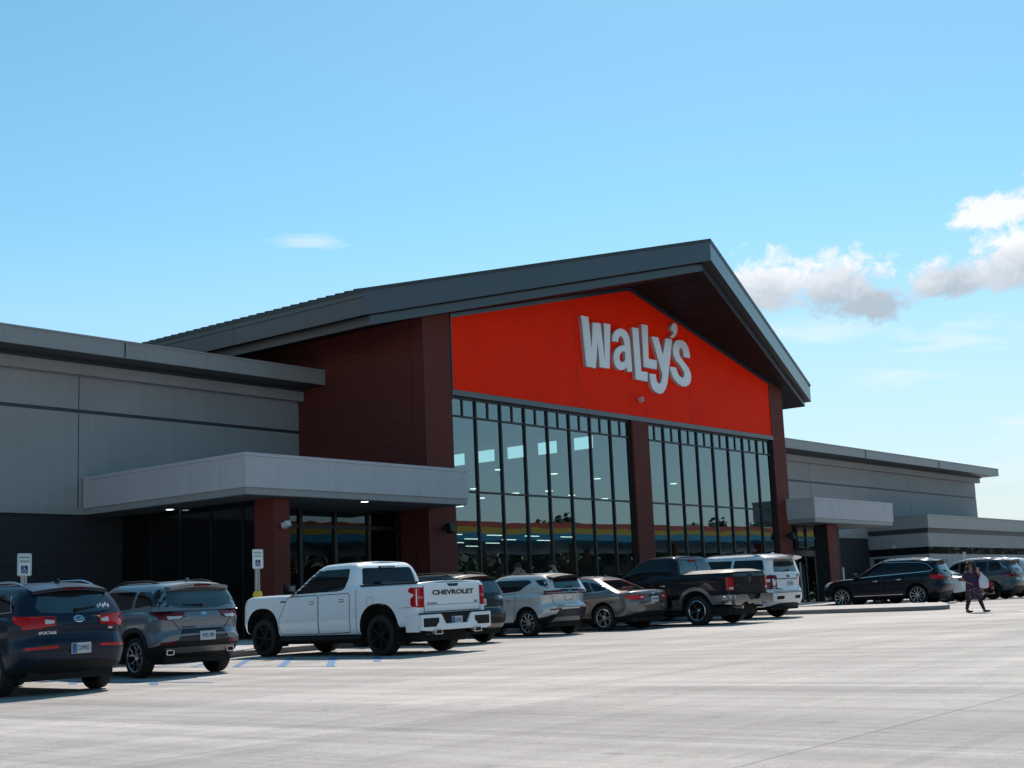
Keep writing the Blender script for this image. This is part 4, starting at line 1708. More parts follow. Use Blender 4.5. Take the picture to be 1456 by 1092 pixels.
    def lines(name, ls_, material, parent=None, w=.012, off=.005, closed=False):
        b = bmesh.new()
        for ax, ln in ls_:
            B.ribbon(b, ln, ax, w, off, closed)
        return obj(name, b, parent or root, material)
    S['B'], S['root'], S['lay'], S['lines'] = B, root, lay, lines
    # side glass
    for poly in S['side_glass']:
        for ax in ('L', 'R'):
            lay('side_window', [(ax, rp(poly, .05))], g('side_glass_m', cglass_m), off=.005, skirt=.02)
    if g('glass_trim'):
        for ax in ('L', 'R'):
            b = bmesh.new()
            for ln in S['glass_trim']:
                B.ribbon(b, ln, ax, g('trim_w', .019), .010)
            obj('window_trim', b, root, g('trim_m', chrome_m))
    # rear and front screens
    lay('rear_window', [('B', rp(S['rear_glass'], .06))], g('rear_glass_m', cglass_m), off=.006, skirt=.02)
    if g('screen'):
        lay('windscreen', [('F', rp(S['screen'], .08))], cglass_l, off=.006, skirt=.02)
    # doors
    for poly, hy in S['doors']:
        for ax in ('L', 'R'):
            d = lay('door', [(ax, rp(poly, .07))], g('door_m', pm), off=.0035, step=.09, skirt=.012)
            lines('door_seam', [(ax, rp(poly, .07))], seam_m, d, .014, .005, True)
            if hy:
                b = bmesh.new()
                p, _ = B.cast(ax, hy[0], hy[1], 0.0)
                s = -1 if ax == 'L' else 1
                box(b, p.x + (s * .012 - .016), p.x + (s * .012 + .016), hy[0] - .095, hy[0] + .095, hy[1] - .017, hy[1] + .017, .008)
                obj('door_handle', b, d, g('handle_m', pm), 40)
                b = bmesh.new()
                B.patch(b, rp([(hy[0] - .10, hy[1] - .035), (hy[0] + .06, hy[1] - .035), (hy[0] + .06, hy[1] + .03), (hy[0] - .10, hy[1] + .03)], .03), ax, .0045, .1, .004)
                obj('handle_recess', b, d, g('recess_m', seam_m))
    # lamps
    for nm, polys, m_, off in g('lamps', []):
        for s in (0, 1):
            pl = [(('R' if a == 'L' else a), p if a == 'L' else mirror_poly(p)) if s else (a, p) for a, p in polys]
            lay(nm, [(a, rp(p, .018, 3)) for a, p in pl], m_, off=off, skirt=.02, step=.06)
    # centre patches at the back or on the sides
    for nm, ax, poly, m_, off in g('patches', []):
        lay(nm, [(ax, rp(poly, .02, 3))], m_, off=off)
    for nm, ax, poly, m_, off in g('side_patches', []):
        for a in ('L', 'R'):
            lay(nm, [(a, rp(poly, .02, 3))], m_, off=off)
    for nm, ax, ln, m_, w, off in g('ribbons', []):
        lines(nm, [(ax, ln)], m_, w=w, off=off)
    for nm, ln, m_, w, off in g('side_ribbons', []):
        for a in ('L', 'R'):
            lines(nm, [(a, ln)], m_, w=w, off=off)
    # arch trim
    if g('arch_trim'):
        m_, tw = S['arch_trim']
        zc = tr + g('arch_dz', 0.02)
        sq = g('arch_sq', 2.15)
        for y in (0, wb):
            for a in ('L', 'R'):
                b = bmesh.new()
                ln = []
                for k in range(25):
                    q = math.pi * (1.06 - 1.12 * k / 24)
                    c, s_ = math.cos(q), math.sin(q)
                    rr = ra + tw * .5 + .004
                    ln.append((y + rr * math.copysign(abs(c) ** (2 / sq), c), zc + rr * math.copysign(abs(s_) ** (2 / sq), s_)))
                B.ribbon(b, ln, a, tw, .014)
                # lip that gives the trim its thickness
                g2 = bmesh.ops.extrude_face_region(b, geom=b.faces[:])
                vs = [v for v in g2['geom'] if isinstance(v, bmesh.types.BMVert)]
                bmesh.ops.translate(b, verts=vs, vec=(.05 if a == 'L' else -.05, 0, 0))
                bmesh.ops.recalc_face_normals(b, faces=b.faces)
                obj('arch_trim', b, root, m_, 40)
    # plate
    if g('plate'):
        x, z, txt, blue = S['plate']
        p, _ = B.cast('B', x, z, 0)
        p2, _ = B.cast('B', x, z + .07, 0)
        yb = min(p.y, p2.y) - .012
        b = bmesh.new()
        box(b, x - .155, x + .155, yb - .006, yb + .02, z - .078, z + .078, .004)
        pl = obj('number_plate', b, root, plate_w)
        if blue:
            b = bmesh.new()
            box(b, x - .148, x - .075, yb - .0085, yb - .0065, z - .07, z + .07)
            obj('plate_panel', b, pl, plate_b)
        plane_text('plate_lettering', txt, .095, lambda u, v: (x + u + (.03 if blue else 0), yb - .009, z + v - .002), pl, plate_i, .001, .60 if blue else .68)
    # mirrors
    if g('mirror'):
        y, z, m_ = S['mirror']
        for s, ax in ((-1, 'L'), (1, 'R')):
            p, _ = B.cast(ax, y, z - .06, 0)
            b = bmesh.new()
            k = g('mirror_k', 1.0)
            vs = box(b, p.x + s * .05 - .0, p.x + s * (.05 + .20 * k), y - .05, y + .07, z - .075 * k, z + .085 * k, .03)
            box(b, min(p.x - s * .03, p.x + s * .10), max(p.x - s * .03, p.x + s * .10), y - .02, y + .05, z - .09, z - .03, .01)
            mo = obj('wing_mirror', b, root, m_, 40)
            b = bmesh.new()
            xa, xb = sorted((p.x + s * .07, p.x + s * (.03 + .20 * k)))
            box(b, xa, xb, y - .056, y - .0505, z - .055 * k, z + .065 * k)
            obj('mirror_glass', b, mo, cglass_l)
    # roof rails, fin, wiper, spoiler
    if g('rails'):
        y0, y1, x, m_, hgt = S['rails']
        for s in (-1, 1):
            b = bmesh.new()
            ps = []
            for k in range(13):
                t = k / 12
                y = y0 + (y1 - y0) * t
                p, _ = B.cast('T', s * x, y, 0)
                ps.append((p.x, p.y, p.z + hgt * min(1, 5 * t, 5 * (1 - t)) - .004))
            tube(b, ps, g('rail_r', .018), 8)
            obj('roof_rail', b, root, m_, 50)
    if g('fin'):
        y, m_ = S['fin']
        p, _ = B.cast('T', 0, y, 0)
        b = bmesh.new()
        prism(b, [(y - .02, p.z - .01), (y + .16, p.z - .01), (y + .02, p.z + .065), (y - .01, p.z + .06)], -.018, .018, 'yz')
        obj('roof_aerial', b, root, m_, 40)
    if g('wiper'):
        a, c_ = S['wiper']
        b = bmesh.new()
        ps = [B.cast('B', a[0] + (c_[0] - a[0]) * t, a[1] + (c_[1] - a[1]) * t, .022)[0] for t in (0, .3, .6, 1)]
        tube(b, ps, [.026, .018, .013, .008], 6)
        obj('rear_wiper', b, root, plast_m, 50)
    if g('spoiler'):
        y0, y1, hw0, z0, z1, th, m_ = S['spoiler']     # y0 rear edge, y1 where it meets the roof
        b = bmesh.new()
        n = 12
        top, bot = [], []
        for i in range(n + 1):
            q = -1 + 2 * i / n
            x = q * hw0
            yb = y0 + .10 * q * q
            zc = z1 - .05 * q * q
            top.append((b.verts.new((x, y1, B.cast('T', x * .98, y1, .0)[0].z + .003)), b.verts.new((x, yb, z0 - .05 * q * q))))
            bot.append((b.verts.new((x, y1, B.cast('T', x * .98, y1, .0)[0].z - .12)), b.verts.new((x, yb + .015, z0 - th - .05 * q * q))))
        for i in range(n):
            b.faces.new((top[i][0], top[i + 1][0], top[i + 1][1], top[i][1]))
            b.faces.new((bot[i][0], bot[i][1], bot[i + 1][1], bot[i + 1][0]))
            b.faces.new((top[i][1], top[i + 1][1], bot[i + 1][1], bot[i][1]))
        for i in (0, n):
            b.faces.new((top[i][0], top[i][1], bot[i][1], bot[i][0]))
        bmesh.ops.recalc_face_normals(b, faces=b.faces)
        sp = obj('roof_spoiler', b, root, m_, 40)
        if g('brake_lamp', True):
            b = bmesh.new()
            box(b, -.16, .16, y0 - .004, y0 + .02, z0 - th * .8, z0 - th * .25)
            obj('brake_lamp', b, sp, lamp_dkred)
    for tip in g('exhaust', []):
        x, z, wx, hz, m_ = tip
        p, _ = B.cast('B', x, z + .03, 0)
        b = bmesh.new()
        yy = p.y
        pts = rp([(x - wx, z - hz), (x + wx, z - hz), (x + wx, z + hz), (x - wx, z + hz)], min(wx, hz) * .6)
        prism(b, pts, yy - .03, yy + .2, 'xz')
        e = obj('exhaust_tip', b, root, m_, 40)
        b = bmesh.new()
        pts = rp([(x - wx * .78, z - hz * .72), (x + wx * .78, z - hz * .72), (x + wx * .78, z + hz * .72), (x - wx * .78, z + hz * .72)], min(wx, hz) * .5)
        prism(b, pts, yy - .0315, yy - .0302, 'xz')
        obj('exhaust_bore', b, e, well_m)
    for s_, ax, u, v, size, m_, bold, sx in g('texts', []):
        obj('badge_lettering', B.text(s_, ax, u, v, size, bold, sx, g('text_off', .009)), root, m_)
    # wheels
    tw = g('tw', .235)
    for y in (0, wb):
        for s in (-1, 1):
            wheel(root, s * (hwid - tw / 2 - g('tuck', .025)), y, tr, tw, S['rim'], s, S['style'])
    return root


def place(S, x, y, yaw):
    r = make_vehicle(S)
    r.location = (x, y, ground_z(x, y))
    ca, sa = math.cos(R(yaw)), math.sin(R(yaw))
    # lie on the gently sloping lot
    fwd = Vector((-sa, ca, 0))
    rgt = Vector((ca, sa, 0))
    sx_ = 0.0135 if x < 45.4 else 0.003
    fwd.z = sx_ * fwd.x + 0.004 * fwd.y
    rgt.z = sx_ * rgt.x + 0.004 * rgt.y
    fwd.normalize()
    up = rgt.cross(fwd).normalized()
    rgt = fwd.cross(up).normalized()
    r.rotation_euler = Matrix((rgt, fwd, up)).transposed().to_euler()
    return r
# ---------------------------------------------------------------- the parked vehicles


def suv(**k):
    W, H, wb, Or, Of, tr = k['W'], k['H'], k['wb'], k['Or'], k['Of'], k['tr']
    br, bf, hf = k['belt_r'], k['belt_f'], k['hood_f']
    yc, yrf = k['yc'], k['yrf']
    yrr = k.get('yrr', -Or + .42)
    ybr = k.get('ybr', -Or + .10)
    hw = W / 2
    S = dict(
        cat='suv', rim=tr - .10, style=(5, 'double', alloy_m, alloy_dk),
        rear=[(0, .12), (.22, .02), (.36, 0), (.48, .03), (.6, .07), (.8, .065), (1, .10)],
        bottom=[(-Or, .46), (-Or + .3, .30), (0, .25), (wb, .23), (wb + Of - .3, .22), (wb + Of, .30)],
        belt=[(-Or, br), (0, br), (wb * .45, (br + bf) / 2 + .01), (yc - .15, bf), (yc + .35, bf - .03), (wb + Of - .35, (bf + hf * 2) / 3), (wb + Of, hf)],
        house=dict(rear=[(0, ybr), (.5, (ybr * .55 + yrr * .45)), (.85, yrr - .06), (1, yrr)], front=[(0, yc + .12), (1, yrf)],
                   roof=[(yrr, H - .07), (yrr + .5, H - .02), (wb * .5, H), (yrf - .4, H - .02), (yrf, H - .05), (yc + .3, H - .22)],
                   w=[(0, hw * .925), (.35, hw * .885), (1, hw * .70)]),
        rear_glass=[(-hw * .60, br + .05), (hw * .60, br + .05), (hw * .52, H - .16), (-hw * .52, H - .16)],
        screen=[(-hw * .74, bf + .04), (hw * .74, bf + .04), (hw * .60, H - .12), (-hw * .60, H - .12)],
        mirror=(yc - .22, bf + .10, k['paint']), clad_t=.2,
        wiper=((.0, br + .08), (-.38, br + .12)),
    )
    zt_ = H - .15
    yb = k.get('yb', wb * .47)
    yq = k.get('yq', .12)
    ydl = k.get('yd', -Or + .38)
    sl = (yc - yrf)

    def ya(z):
        return yc - .02 - sl * (z - bf) / (H - .1 - bf) - .06
    bb = lambda y: br + (bf - br) * max(0, min(1, y / (yc - .2))) + .035
    S['side_glass'] = [
        [(yb + .04, bb(yb)), (ya(bf) - .12, bb(yc)), (ya(zt_) - .06, zt_), (yb + .04, zt_ + .015)],
        [(yq + .05, bb(yq) + .01), (yb - .06, bb(yb)), (yb - .06, zt_ + .015), (yq + .05, zt_)],
        [(ydl, bb(0) + .06), (yq - .05, bb(yq) + .01), (yq - .05, zt_), (ydl + .14, zt_ - .02)]]
    S['doors'] = [
        ([(yb + .0, .36), (wb - tr - .18, .36), (wb - tr - .10, .60), (yc - .12, bf - .03), (yb + .0, br + (bf - br) * .5 - .02)], (yb + .22, bf - .13)),
        ([(tr + .12, .36), (yb - .012, .36), (yb - .012, br + (bf - br) * .5 - .02), (yq + .1, br - .01), (yq + .12, .86), (tr + .06, .70)], (yq + .38, bf - .10)),
        ([(-hw * .70, .62), (hw * .70, .62), (hw * .66, br - .02), (-hw * .66, br - .02)], None)][:2]
    S.update(k)
    return S


LB = 'L'
# 1 ---- dark blue crossover, cut by the frame's left edge
navy = paint('navy_paint', (0.010, 0.017, 0.036), metal=.35, rough=.3)
S = suv(name='parked_car', label='dark blue crossover with red tail lamps, cut off by the left edge of the picture', paint=navy, W=1.855, H=1.63, wb=2.64, Or=.92, Of=.88, tr=.345,
        belt_r=1.17, belt_f=1.04, hood_f=.86, yc=2.28, yrf=1.45, yrr=-.56, clad_t=.12, group='vehicles parked along the store front',
        rear=[(0, .16), (.22, .03), (.40, 0), (.50, .03), (.62, .055), (.8, .05), (1, .10)],
        style=(5, 'wide', alloy_m, alloy_dk), rails=(-.30, 1.35, .56, chrome_m, .05), fin=(-.28, navy),
        spoiler=(-.74, -.45, .60, 1.555, 1.60, .05, navy), rear_glass_m=cglass_l,
        plate=(.02, .66, 'CX9953', True), glass_trim=[[(-.50, 1.22), (-.30, 1.46)], [(-.50, 1.22), (.4, 1.19), (1.9, 1.09)]], wiper=((-.02, 1.215), (.34, 1.255)), doors_=0)
S['rear_glass'] = [(-.56, 1.20), (-.3, 1.175), (.3, 1.175), (.56, 1.20), (.60, 1.27), (.50, 1.475), (-.50, 1.475), (-.60, 1.27)]
S['lamps'] = [('tail_lamp', [('B', [(-.34, 1.10), (-.36, 1.00), (-.80, .955), (-.80, 1.135)]), ('L', [(-.83, .955), (-.62, 1.05), (-.52, 1.15), (-.60, 1.155), (-.83, 1.14)])], lamp_red, .02),
              ('lamp_inset', [('B', [(-.37, 1.075), (-.38, 1.035), (-.51, 1.025), (-.51, 1.095)])], lamp_wht, .024),
              ('reflector', [('B', [(-.33, .715), (-.33, .675), (-.80, .66), (-.80, .70)])], lamp_red, .012)]
S['patches'] = [('liftgate_panel', 'B', [(-.58, .745), (.58, .745), (.60, .96), (-.60, .96)], navy, .004),
                ('bumper_step', 'B', [(-.55, .60), (.55, .60), (.62, .64), (-.62, .64)], navy, .010)]
S['ribbons'] = [('liftgate_seam', 'B', [(-.60, .98), (-.58, .735), (.58, .735), (.60, .98)], seam_m, .012, .007), ('crease', 'B', [(-.58, .80), (.58, .80)], navy, .02, .012)]
S['texts'] = [('KIA', 'B', .02, 1.085, .075, chrome_m, .002, 1.15), ('SPORTAGE', 'B', -.47, .90, .055, chrome_m, .001, .95), ('GDI', 'B', .55, .93, .04, chrome_m, .002, 1.2)]
kia = place(S, 12.03, 18.80, -4.5)
b = bmesh.new()
ln = [(.02 + .085 * math.cos(a), 1.085 + .044 * math.sin(a)) for a in [R(15 * i) for i in range(24)]]
S['B'].ribbon(b, ln, 'B', .012, .008, True, .02)
obj('oval_emblem', b, S['root'], chrome_m)
b = bmesh.new()
for q in range(5):
    S['B'].patch(b, rp([(.37 + .045 * q, 1.235 + .02 * (q % 2)), (.40 + .045 * q, 1.235 + .02 * (q % 2)), (.405 + .045 * q, 1.285 + .02 * (q % 2)), (.375 + .045 * q, 1.29 + .02 * (q % 2))], .01), 'B', .009)
obj('window_sticker', b, S['root'], plate_w)

# 2 ---- grey crossover with black hatch
grey = paint('steel_grey_paint', (0.145, 0.168, 0.195), metal=.2, rough=.30)
S = suv(name='parked_car', label='steel grey crossover with black wheels and twin square exhausts, left of the white pickup', paint=grey, W=1.81, H=1.63, wb=2.64, Or=.86, Of=.91, tr=.352,
        belt_r=1.15, belt_f=1.04, hood_f=.92, yc=2.2, yrf=1.42, yrr=-.60, clad_t=.26, group='vehicles parked along the store front', arch_trim=(plast_m, .07),
        rear=[(0, .20), (.18, .06), (.30, 0), (.40, 0), (.50, .07), (.66, .06), (.78, .04), (1, .13)],
        style=(5, 'fork', alloy_m, alloy_dk), rails=(-.25, 1.3, .54, plast_m, .04), fin=(-.32, grey), rear_glass_m=cglass_l, spoiler=(-.80, -.50, .58, 1.575, 1.62, .055, grey),
        plate=(.05, .68, 'W05 789', False), wiper=((.02, 1.205), (-.36, 1.225)))
S['rear_glass'] = [(-.50, 1.185), (-.3, 1.155), (.3, 1.155), (.50, 1.185), (.66, 1.26), (.58, 1.50), (-.58, 1.50), (-.66, 1.26)]
S['lamps'] = [('tail_lamp', [('B', [(-.34, 1.095), (-.42, .99), (-.62, .955), (-.78, .985), (-.80, 1.11)]), ('L', [(-.80, .97), (-.55, 1.06), (-.44, 1.10), (-.5, 1.115), (-.80, 1.12)])], lamp_dkred, .02),
              ('lamp_inset', [('B', [(-.40, 1.03), (-.46, .985), (-.66, .975), (-.68, 1.035)])], lamp_wht, .024),
              ('reflector', [('B', [(-.52, .60), (-.52, .555), (-.78, .545), (-.78, .59)])], lamp_dkred, .014)]
S['patches'] = [('plate_recess', 'B', [(-.52, .60), (.52, .60), (.40, .80), (-.40, .80)], mat('navy_plastic', (0.012, 0.016, 0.026), .5), .006),
                ('skid_plate', 'B', [(-.62, .40), (.62, .40), (.70, .50), (-.70, .50)], mat('satin_silver', (0.20, 0.19, 0.18), .35, metal=.7), .014)]
S['side_patches'] = [('pillar_glass', 'L', [(-.70, 1.19), (-.42, 1.22), (-.30, 1.30), (-.46, 1.50), (-.60, 1.50)], cglass_m, .006)]
S['ribbons'] = [('liftgate_seam', 'B', [(-.62, 1.12), (-.60, .98), (-.44, .80), (.44, .80), (.60, .98), (.62, 1.12)], seam_m, .012, .007), ('crease', 'B', [(-.55, .935), (.55, .935)], grey, .02, .010)]
S['exhaust'] = [(-.60, .42, .075, .045, chrome_m), (.60, .42, .075, .045, chrome_m)]
S['texts'] = [('TRAILBLAZER', 'B', -.28, .835, .045, mat('badge_dark', (.02, .02, .022), .4), .001, 1.0)]
place(S, 15.55, 20.25, -6.0)
b = bmesh.new()
S['B'].patch(b, [(-.005, 1.03), (.03, 1.03), (.035, 1.045), (.085, 1.045), (.075, 1.075), (.04, 1.075), (.035, 1.09), (.0, 1.09), (-.005, 1.075), (-.05, 1.075), (-.04, 1.045), (-.01, 1.045)], 'B', .012, .1)
obj('bowtie_emblem', b, S['root'], chrome_m)
tb_root = S['root']


# pickups
def pickup(**k):
    W, H, wb, Or, Of, tr = k['W'], k['H'], k['wb'], k['Or'], k['Of'], k['tr']
    rail, bf, hf, ycb, yc, yrf, zlow = k['rail'], k['belt_f'], k['hood_f'], k['ycb'], k['yc'], k['yrf'], k['zlow']
    hw = W / 2
    S = dict(
        cat='pickup truck', rim=tr - .12, style=(6, 'single', alloy_dk, alloy_dk), clad_t=.03, Rr=.10, nr=4.5, Rf=.55, nf=2.8,
        rear=[(0, .0), (1, .0)], front=[(0, .12), (.3, 0), (.7, 0), (.9, .04), (1, .12)],
        bottom=[(-Or, zlow + .14), (-.5, zlow + .12), (.55, zlow), (wb - .55, zlow), (wb + .5, zlow + .06), (wb + Of, zlow + .02)],
        belt=[(-Or, rail), (ycb, rail - .01), (ycb + .2, rail - .01), (yc - .35, bf), (yc + .1, bf + .015), (wb + .35, (bf + hf) / 2 + .02), (wb + Of - .2, hf), (wb + Of, hf - .06)],
        wprof=[(0, .955), (.12, .985), (.35, 1.0), (.6, .992), (.8, .985), (.95, .97), (1, .955)],
        wplan=[(-Or, .985), (0, 1.0), (wb, 1.0), (wb + Of * .5, .985), (wb + Of, .93)],
        house=dict(rear=[(0, ycb), (.8, ycb + .10), (1, ycb + .16)], front=[(0, yc + .15), (1, yrf)],
                   roof=[(ycb, H - .04), (ycb + .5, H), (yrf - .5, H - .005), (yrf, H - .05), (yc, H - .2)],
                   w=[(0, hw * .935), (.4, hw * .895), (1, hw * .755)], Rr=.11, nr=5.0, round=.7),
        bed=(-Or + .07, ycb - .06, hw - .17, 1.06),
        rear_glass=[(-hw * .77, rail + .02), (hw * .77, rail + .02), (hw * .69, H - .115), (-hw * .69, H - .115)],
        screen=[(-hw * .78, bf + .05), (hw * .78, bf + .05), (hw * .66, H - .12), (-hw * .66, H - .12)],
        mirror=(yc - .30, bf + .13, k['paint']), mirror_k=1.35, tw=.29, hood_crown=.03)
    zt_ = H - .125
    yb = k['yb']
    sl = yc - yrf

    def ya(z):
        return yc - .04 - sl * (z - bf) / (H - .1 - bf) - .08
    S['side_glass'] = [
        [(yb + .015, bf + .035), (ya(bf) + .02, bf + .02), (ya(zt_) + .02, zt_), (yb + .03, zt_ + .01)],
        [(ycb + .42, bf + .06), (ycb + .62, bf + .04), (yb - .03, bf + .035), (yb - .03, zt_ + .01), (ycb + .34, zt_ + .01), (ycb + .30, bf + .30)]]
    zd = zlow + .05
    S['doors'] = [
        ([(yb, zd), (wb - tr - .22, zd), (wb - tr - .16, zd + .3), (yc - .16, bf - .02), (yb, bf - .02)], (yb + .22, bf - .17)),
        ([(ycb + .20, zd + .02), (yb - .014, zd), (yb - .014, bf - .02), (ycb + .20, bf - .01)], (ycb + .48, bf - .15))]
    S.update(k)
    return S


# 3 ---- white pickup
white = paint('white_paint_body', (0.76, 0.79, 0.82), rough=.28)
gloss_blk = paint('gloss_black', (0.006, 0.007, 0.009), rough=.2)
S = pickup(name='pickup_truck', label='white crew cab pickup with black wheels and large lettering across its tailgate', paint=white, W=2.05, H=1.93, wb=3.745, Or=1.15, Of=.93, tr=.415,
           rail=1.44, belt_f=1.31, hood_f=1.29, Rf=.40, ycb=.66, yc=3.02, yrf=2.22, yb=1.86, zlow=.42, group='vehicles parked along the store front', arch=.57, arch_dz=.08, arch_sq=2.4,
           mirror=(2.78, 1.44, gloss_blk), mirror_k=1.0, plate=(.05, .66, '267 8K1', True))
S['lamps'] = [('tail_lamp', [('B', [(-.84, 1.345), (-.84, .945), (-1.02, .945), (-1.02, 1.345)]),
                             ('L', [(-1.13, .962), (-.99, .962), (-.95, 1.01), (-.95, 1.13), (-1.04, 1.18), (-1.04, 1.22), (-.90, 1.25), (-.88, 1.29), (-.92, 1.345), (-1.13, 1.345)])], lamp_red, .012),
              ('lamp_inset', [('B', [(-.86, 1.17), (-.86, 1.12), (-.98, 1.12), (-.98, 1.17)])], mat('pink_lens', (.45, .16, .16), .2), .017)]
S['side_patches'] = [('door_pillar', 'L', [(1.80, 1.35), (1.92, 1.35), (1.92, 1.80), (1.80, 1.80)], gloss_blk, .003), ('fuel_flap', 'L', rp([(.06 + .1, 1.02), (.34, 1.02), (.34, 1.20), (.16, 1.20)], .06), white, .004), ('door_badge', 'L', [(2.92, 1.17), (3.12, 1.17), (3.10, 1.205), (2.95, 1.205)], mat('badge_grey', (.10, .05, .06), .4), .006)]
S['side_ribbons'] = [('bed_seam', [(.66, .44), (.66, 1.42)], seam_m, .012, .004), ('flap_seam', rp([(.16, 1.02), (.34, 1.02), (.34, 1.20), (.16, 1.20)], .06) + [(.16, 1.1)], seam_m, .006, .007), ('body_crease', [(1.0, .80), (3.0, .78)], white, .02, .008)]
S['patches'] = [('tailgate', 'B', [(-.815, .86), (.815, .86), (.815, 1.425), (-.815, 1.425)], white, .006)]
S['ribbons'] = [('tailgate_seam', 'B', [(-.825, .85), (.825, .85), (.825, 1.43), (-.825, 1.43), (-.825, .85)], seam_m, .014, .003), ('tailgate_crease', 'B', [(-.80, .985), (.80, .985)], mat('seam_grey', (.22, .22, .22), .5), .012, .008)]
ink = mat('badge_dark', (.02, .02, .022), .4)
S['text_off'] = .012
S['texts'] = [('CHEVROLET', 'B', .02, 1.225, .128, ink, .006, 1.72), ('SILVERADO', 'B', -.60, 1.015, .05, ink, .001, 1.1), ('RST', 'B', .70, 1.02, .055, ink, .002, 1.2)]
place(S, 21.45, 20.05, -2.2)
root, B = S['root'], S['B']
b = bmesh.new()
B.patch(b, rp([(-.10, 1.345), (.14, 1.345), (.19, 1.405), (-.15, 1.405)], .02), 'B', .010)
obj('tailgate_handle', b, root, gloss_blk)
b = bmesh.new()
box(b, -.22, .22, .74, .79, 1.80, 1.85, .01)
hl = obj('high_brake_lamp', b, root, plast_m)
b = bmesh.new()
box(b, -.20, .20, .735, .7395, 1.813, 1.838)
obj('brake_lamp_lens', b, hl, lamp_wht)
# stepped rear bumper: white ends and beam round a black plate recess
by = -1.15


def slab(pts, y0, y1, m_, nm, par):
    b = bmesh.new()
    prism(b, pts, y0, y1, 'xz')
    r_ = bmesh.ops.bevel(b, geom=[e for e in b.edges], offset=.012, segments=2, affect='EDGES')
    return obj(nm, b, par, m_, 40)


bp = slab([(-1.03, .49), (-.72, .47), (-.62, .48), (.62, .48), (.72, .47), (1.03, .49), (1.03, .80), (.44, .80), (.32, .60), (-.32, .60), (-.44, .80), (-1.03, .80)], by - .11, by + .03, white, 'rear_bumper', root)
slab([(-.43, .58), (.43, .58), (.43, .83), (-.43, .83)], by - .06, by + .02, plast_m, 'plate_recess', bp)
slab([(-1.0, .80), (1.0, .80), (1.0, .83), (-1.0, .83)], by - .10, by + .02, plast_m, 'bumper_step', bp)
for s in (-1, 1):
    slab([(s * .98, .54), (s * .98, .74), (s * .52, .74), (s * .52, .64), (s * .62, .54)][::s], by - .118, by - .07, plast_m, 'corner_step', bp)
    b = bmesh.new()
    prism(b, [(s * .46, .40), (s * .70, .40), (s * .67, .50), (s * .49, .50)][::s], by - .15, by + .1, 'xz')
    e = obj('exhaust_tip', b, root, chrome_m)
    b = bmesh.new()
    prism(b, [(s * .49, .415), (s * .67, .415), (s * .65, .485), (s * .51, .485)][::s], by - .1525, by - .1505, 'xz')
    obj('exhaust_bore', b, e, well_m)
    # side of the bumper wrapping round the corner
    b = bmesh.new()
    box(b, s * 1.0 - .035, s * 1.0 + .035, by + .0, by + .34, .46, .79, .02)
    obj('bumper_corner', b, bp, white, 40)
for s in (-1, 1):
    b = bmesh.new()
    tube(b, [(s * .93, .55, .40), (s * .99, .75, .37), (s * .99, 3.05, .37), (s * .93, 3.2, .40)], .05, 8)
    obj('side_step', b, root, plast_m, 50)
    b = bmesh.new()
    box(b, s * .95 - .02, s * .95 + .02, -1.10, .58, 1.425, 1.455, .006)
    obj('bed_rail_cap', b, root, plast_m, 40)
    for yy in (-.52, 3.745 - .55):
        b = bmesh.new()
        box(b, s * .87 - .13, s * .87 + .13, yy - .01, yy + .01, .22, .62)
        obj('mud_flap', b, root, plast_m)
# replace the number plate: it sits in the bumper recess
for ch in list(root.children):
    if ch.name.startswith('number_plate'):
        ch.location.y = (by - .075) - min((ch.matrix_world @ v.co).y for v in ch.data.vertices) if False else 0
        ymin = min(v.co.y for v in ch.data.vertices)
        ch.location.y = (by - .07) - ymin
silverado = root

# 4 ---- dark grey crossover behind the pickup's tail
dgrey = paint('graphite_paint', (0.022, 0.026, 0.028), metal=.4, rough=.3)
S = suv(name='parked_car', label='dark grey crossover half hidden by the tailgate of the white pickup', paint=dgrey, W=1.86, H=1.64, wb=2.70, Or=.93, Of=.95, tr=.36, belt_r=1.13, belt_f=1.06, hood_f=.96, yc=2.3, yrf=1.5, yrr=-.60,
        group='vehicles parked along the store front', rails=(-.35, 1.35, .58, plast_m, .06), fin=(-.30, dgrey), spoiler=(-.78, -.50, .60, 1.575, 1.625, .05, plast_m), rear_glass_m=cglass_l,
        plate=(-.12, .96, '448 TKR', False), wiper=((.0, 1.185), (-.36, 1.20)), style=(5, 'double', alloy_m, alloy_dk), clad_t=.24, arch_trim=(plast_m, .06))
S['lamps'] = [('tail_lamp', [('B', [(-.52, 1.10), (-.52, 1.04), (-.80, 1.03), (-.80, 1.11)]), ('L', [(-.84, 1.03), (-.66, 1.06), (-.64, 1.10), (-.84, 1.11)])], lamp_wht, .016)]
S['patches'] = [('plate_recess', 'B', [(-.38, .86), (.38, .86), (.38, 1.05), (-.38, 1.05)], seam_m, .004), ('skid_plate', 'B', [(-.7, .36), (.7, .36), (.76, .46), (-.76, .46)], mat('satin_silver'), .014)]
S['ribbons'] = [('liftgate_seam', 'B', [(-.64, 1.1), (-.62, .74), (.62, .74), (.64, 1.1)], seam_m, .012, .006), ('crease', 'B', [(-.6, .83), (.6, .83)], mat('bright_strip', (.25, .26, .27), .3, metal=.6), .02, .008)]
place(S, 25.09, 21.95, -4.0)

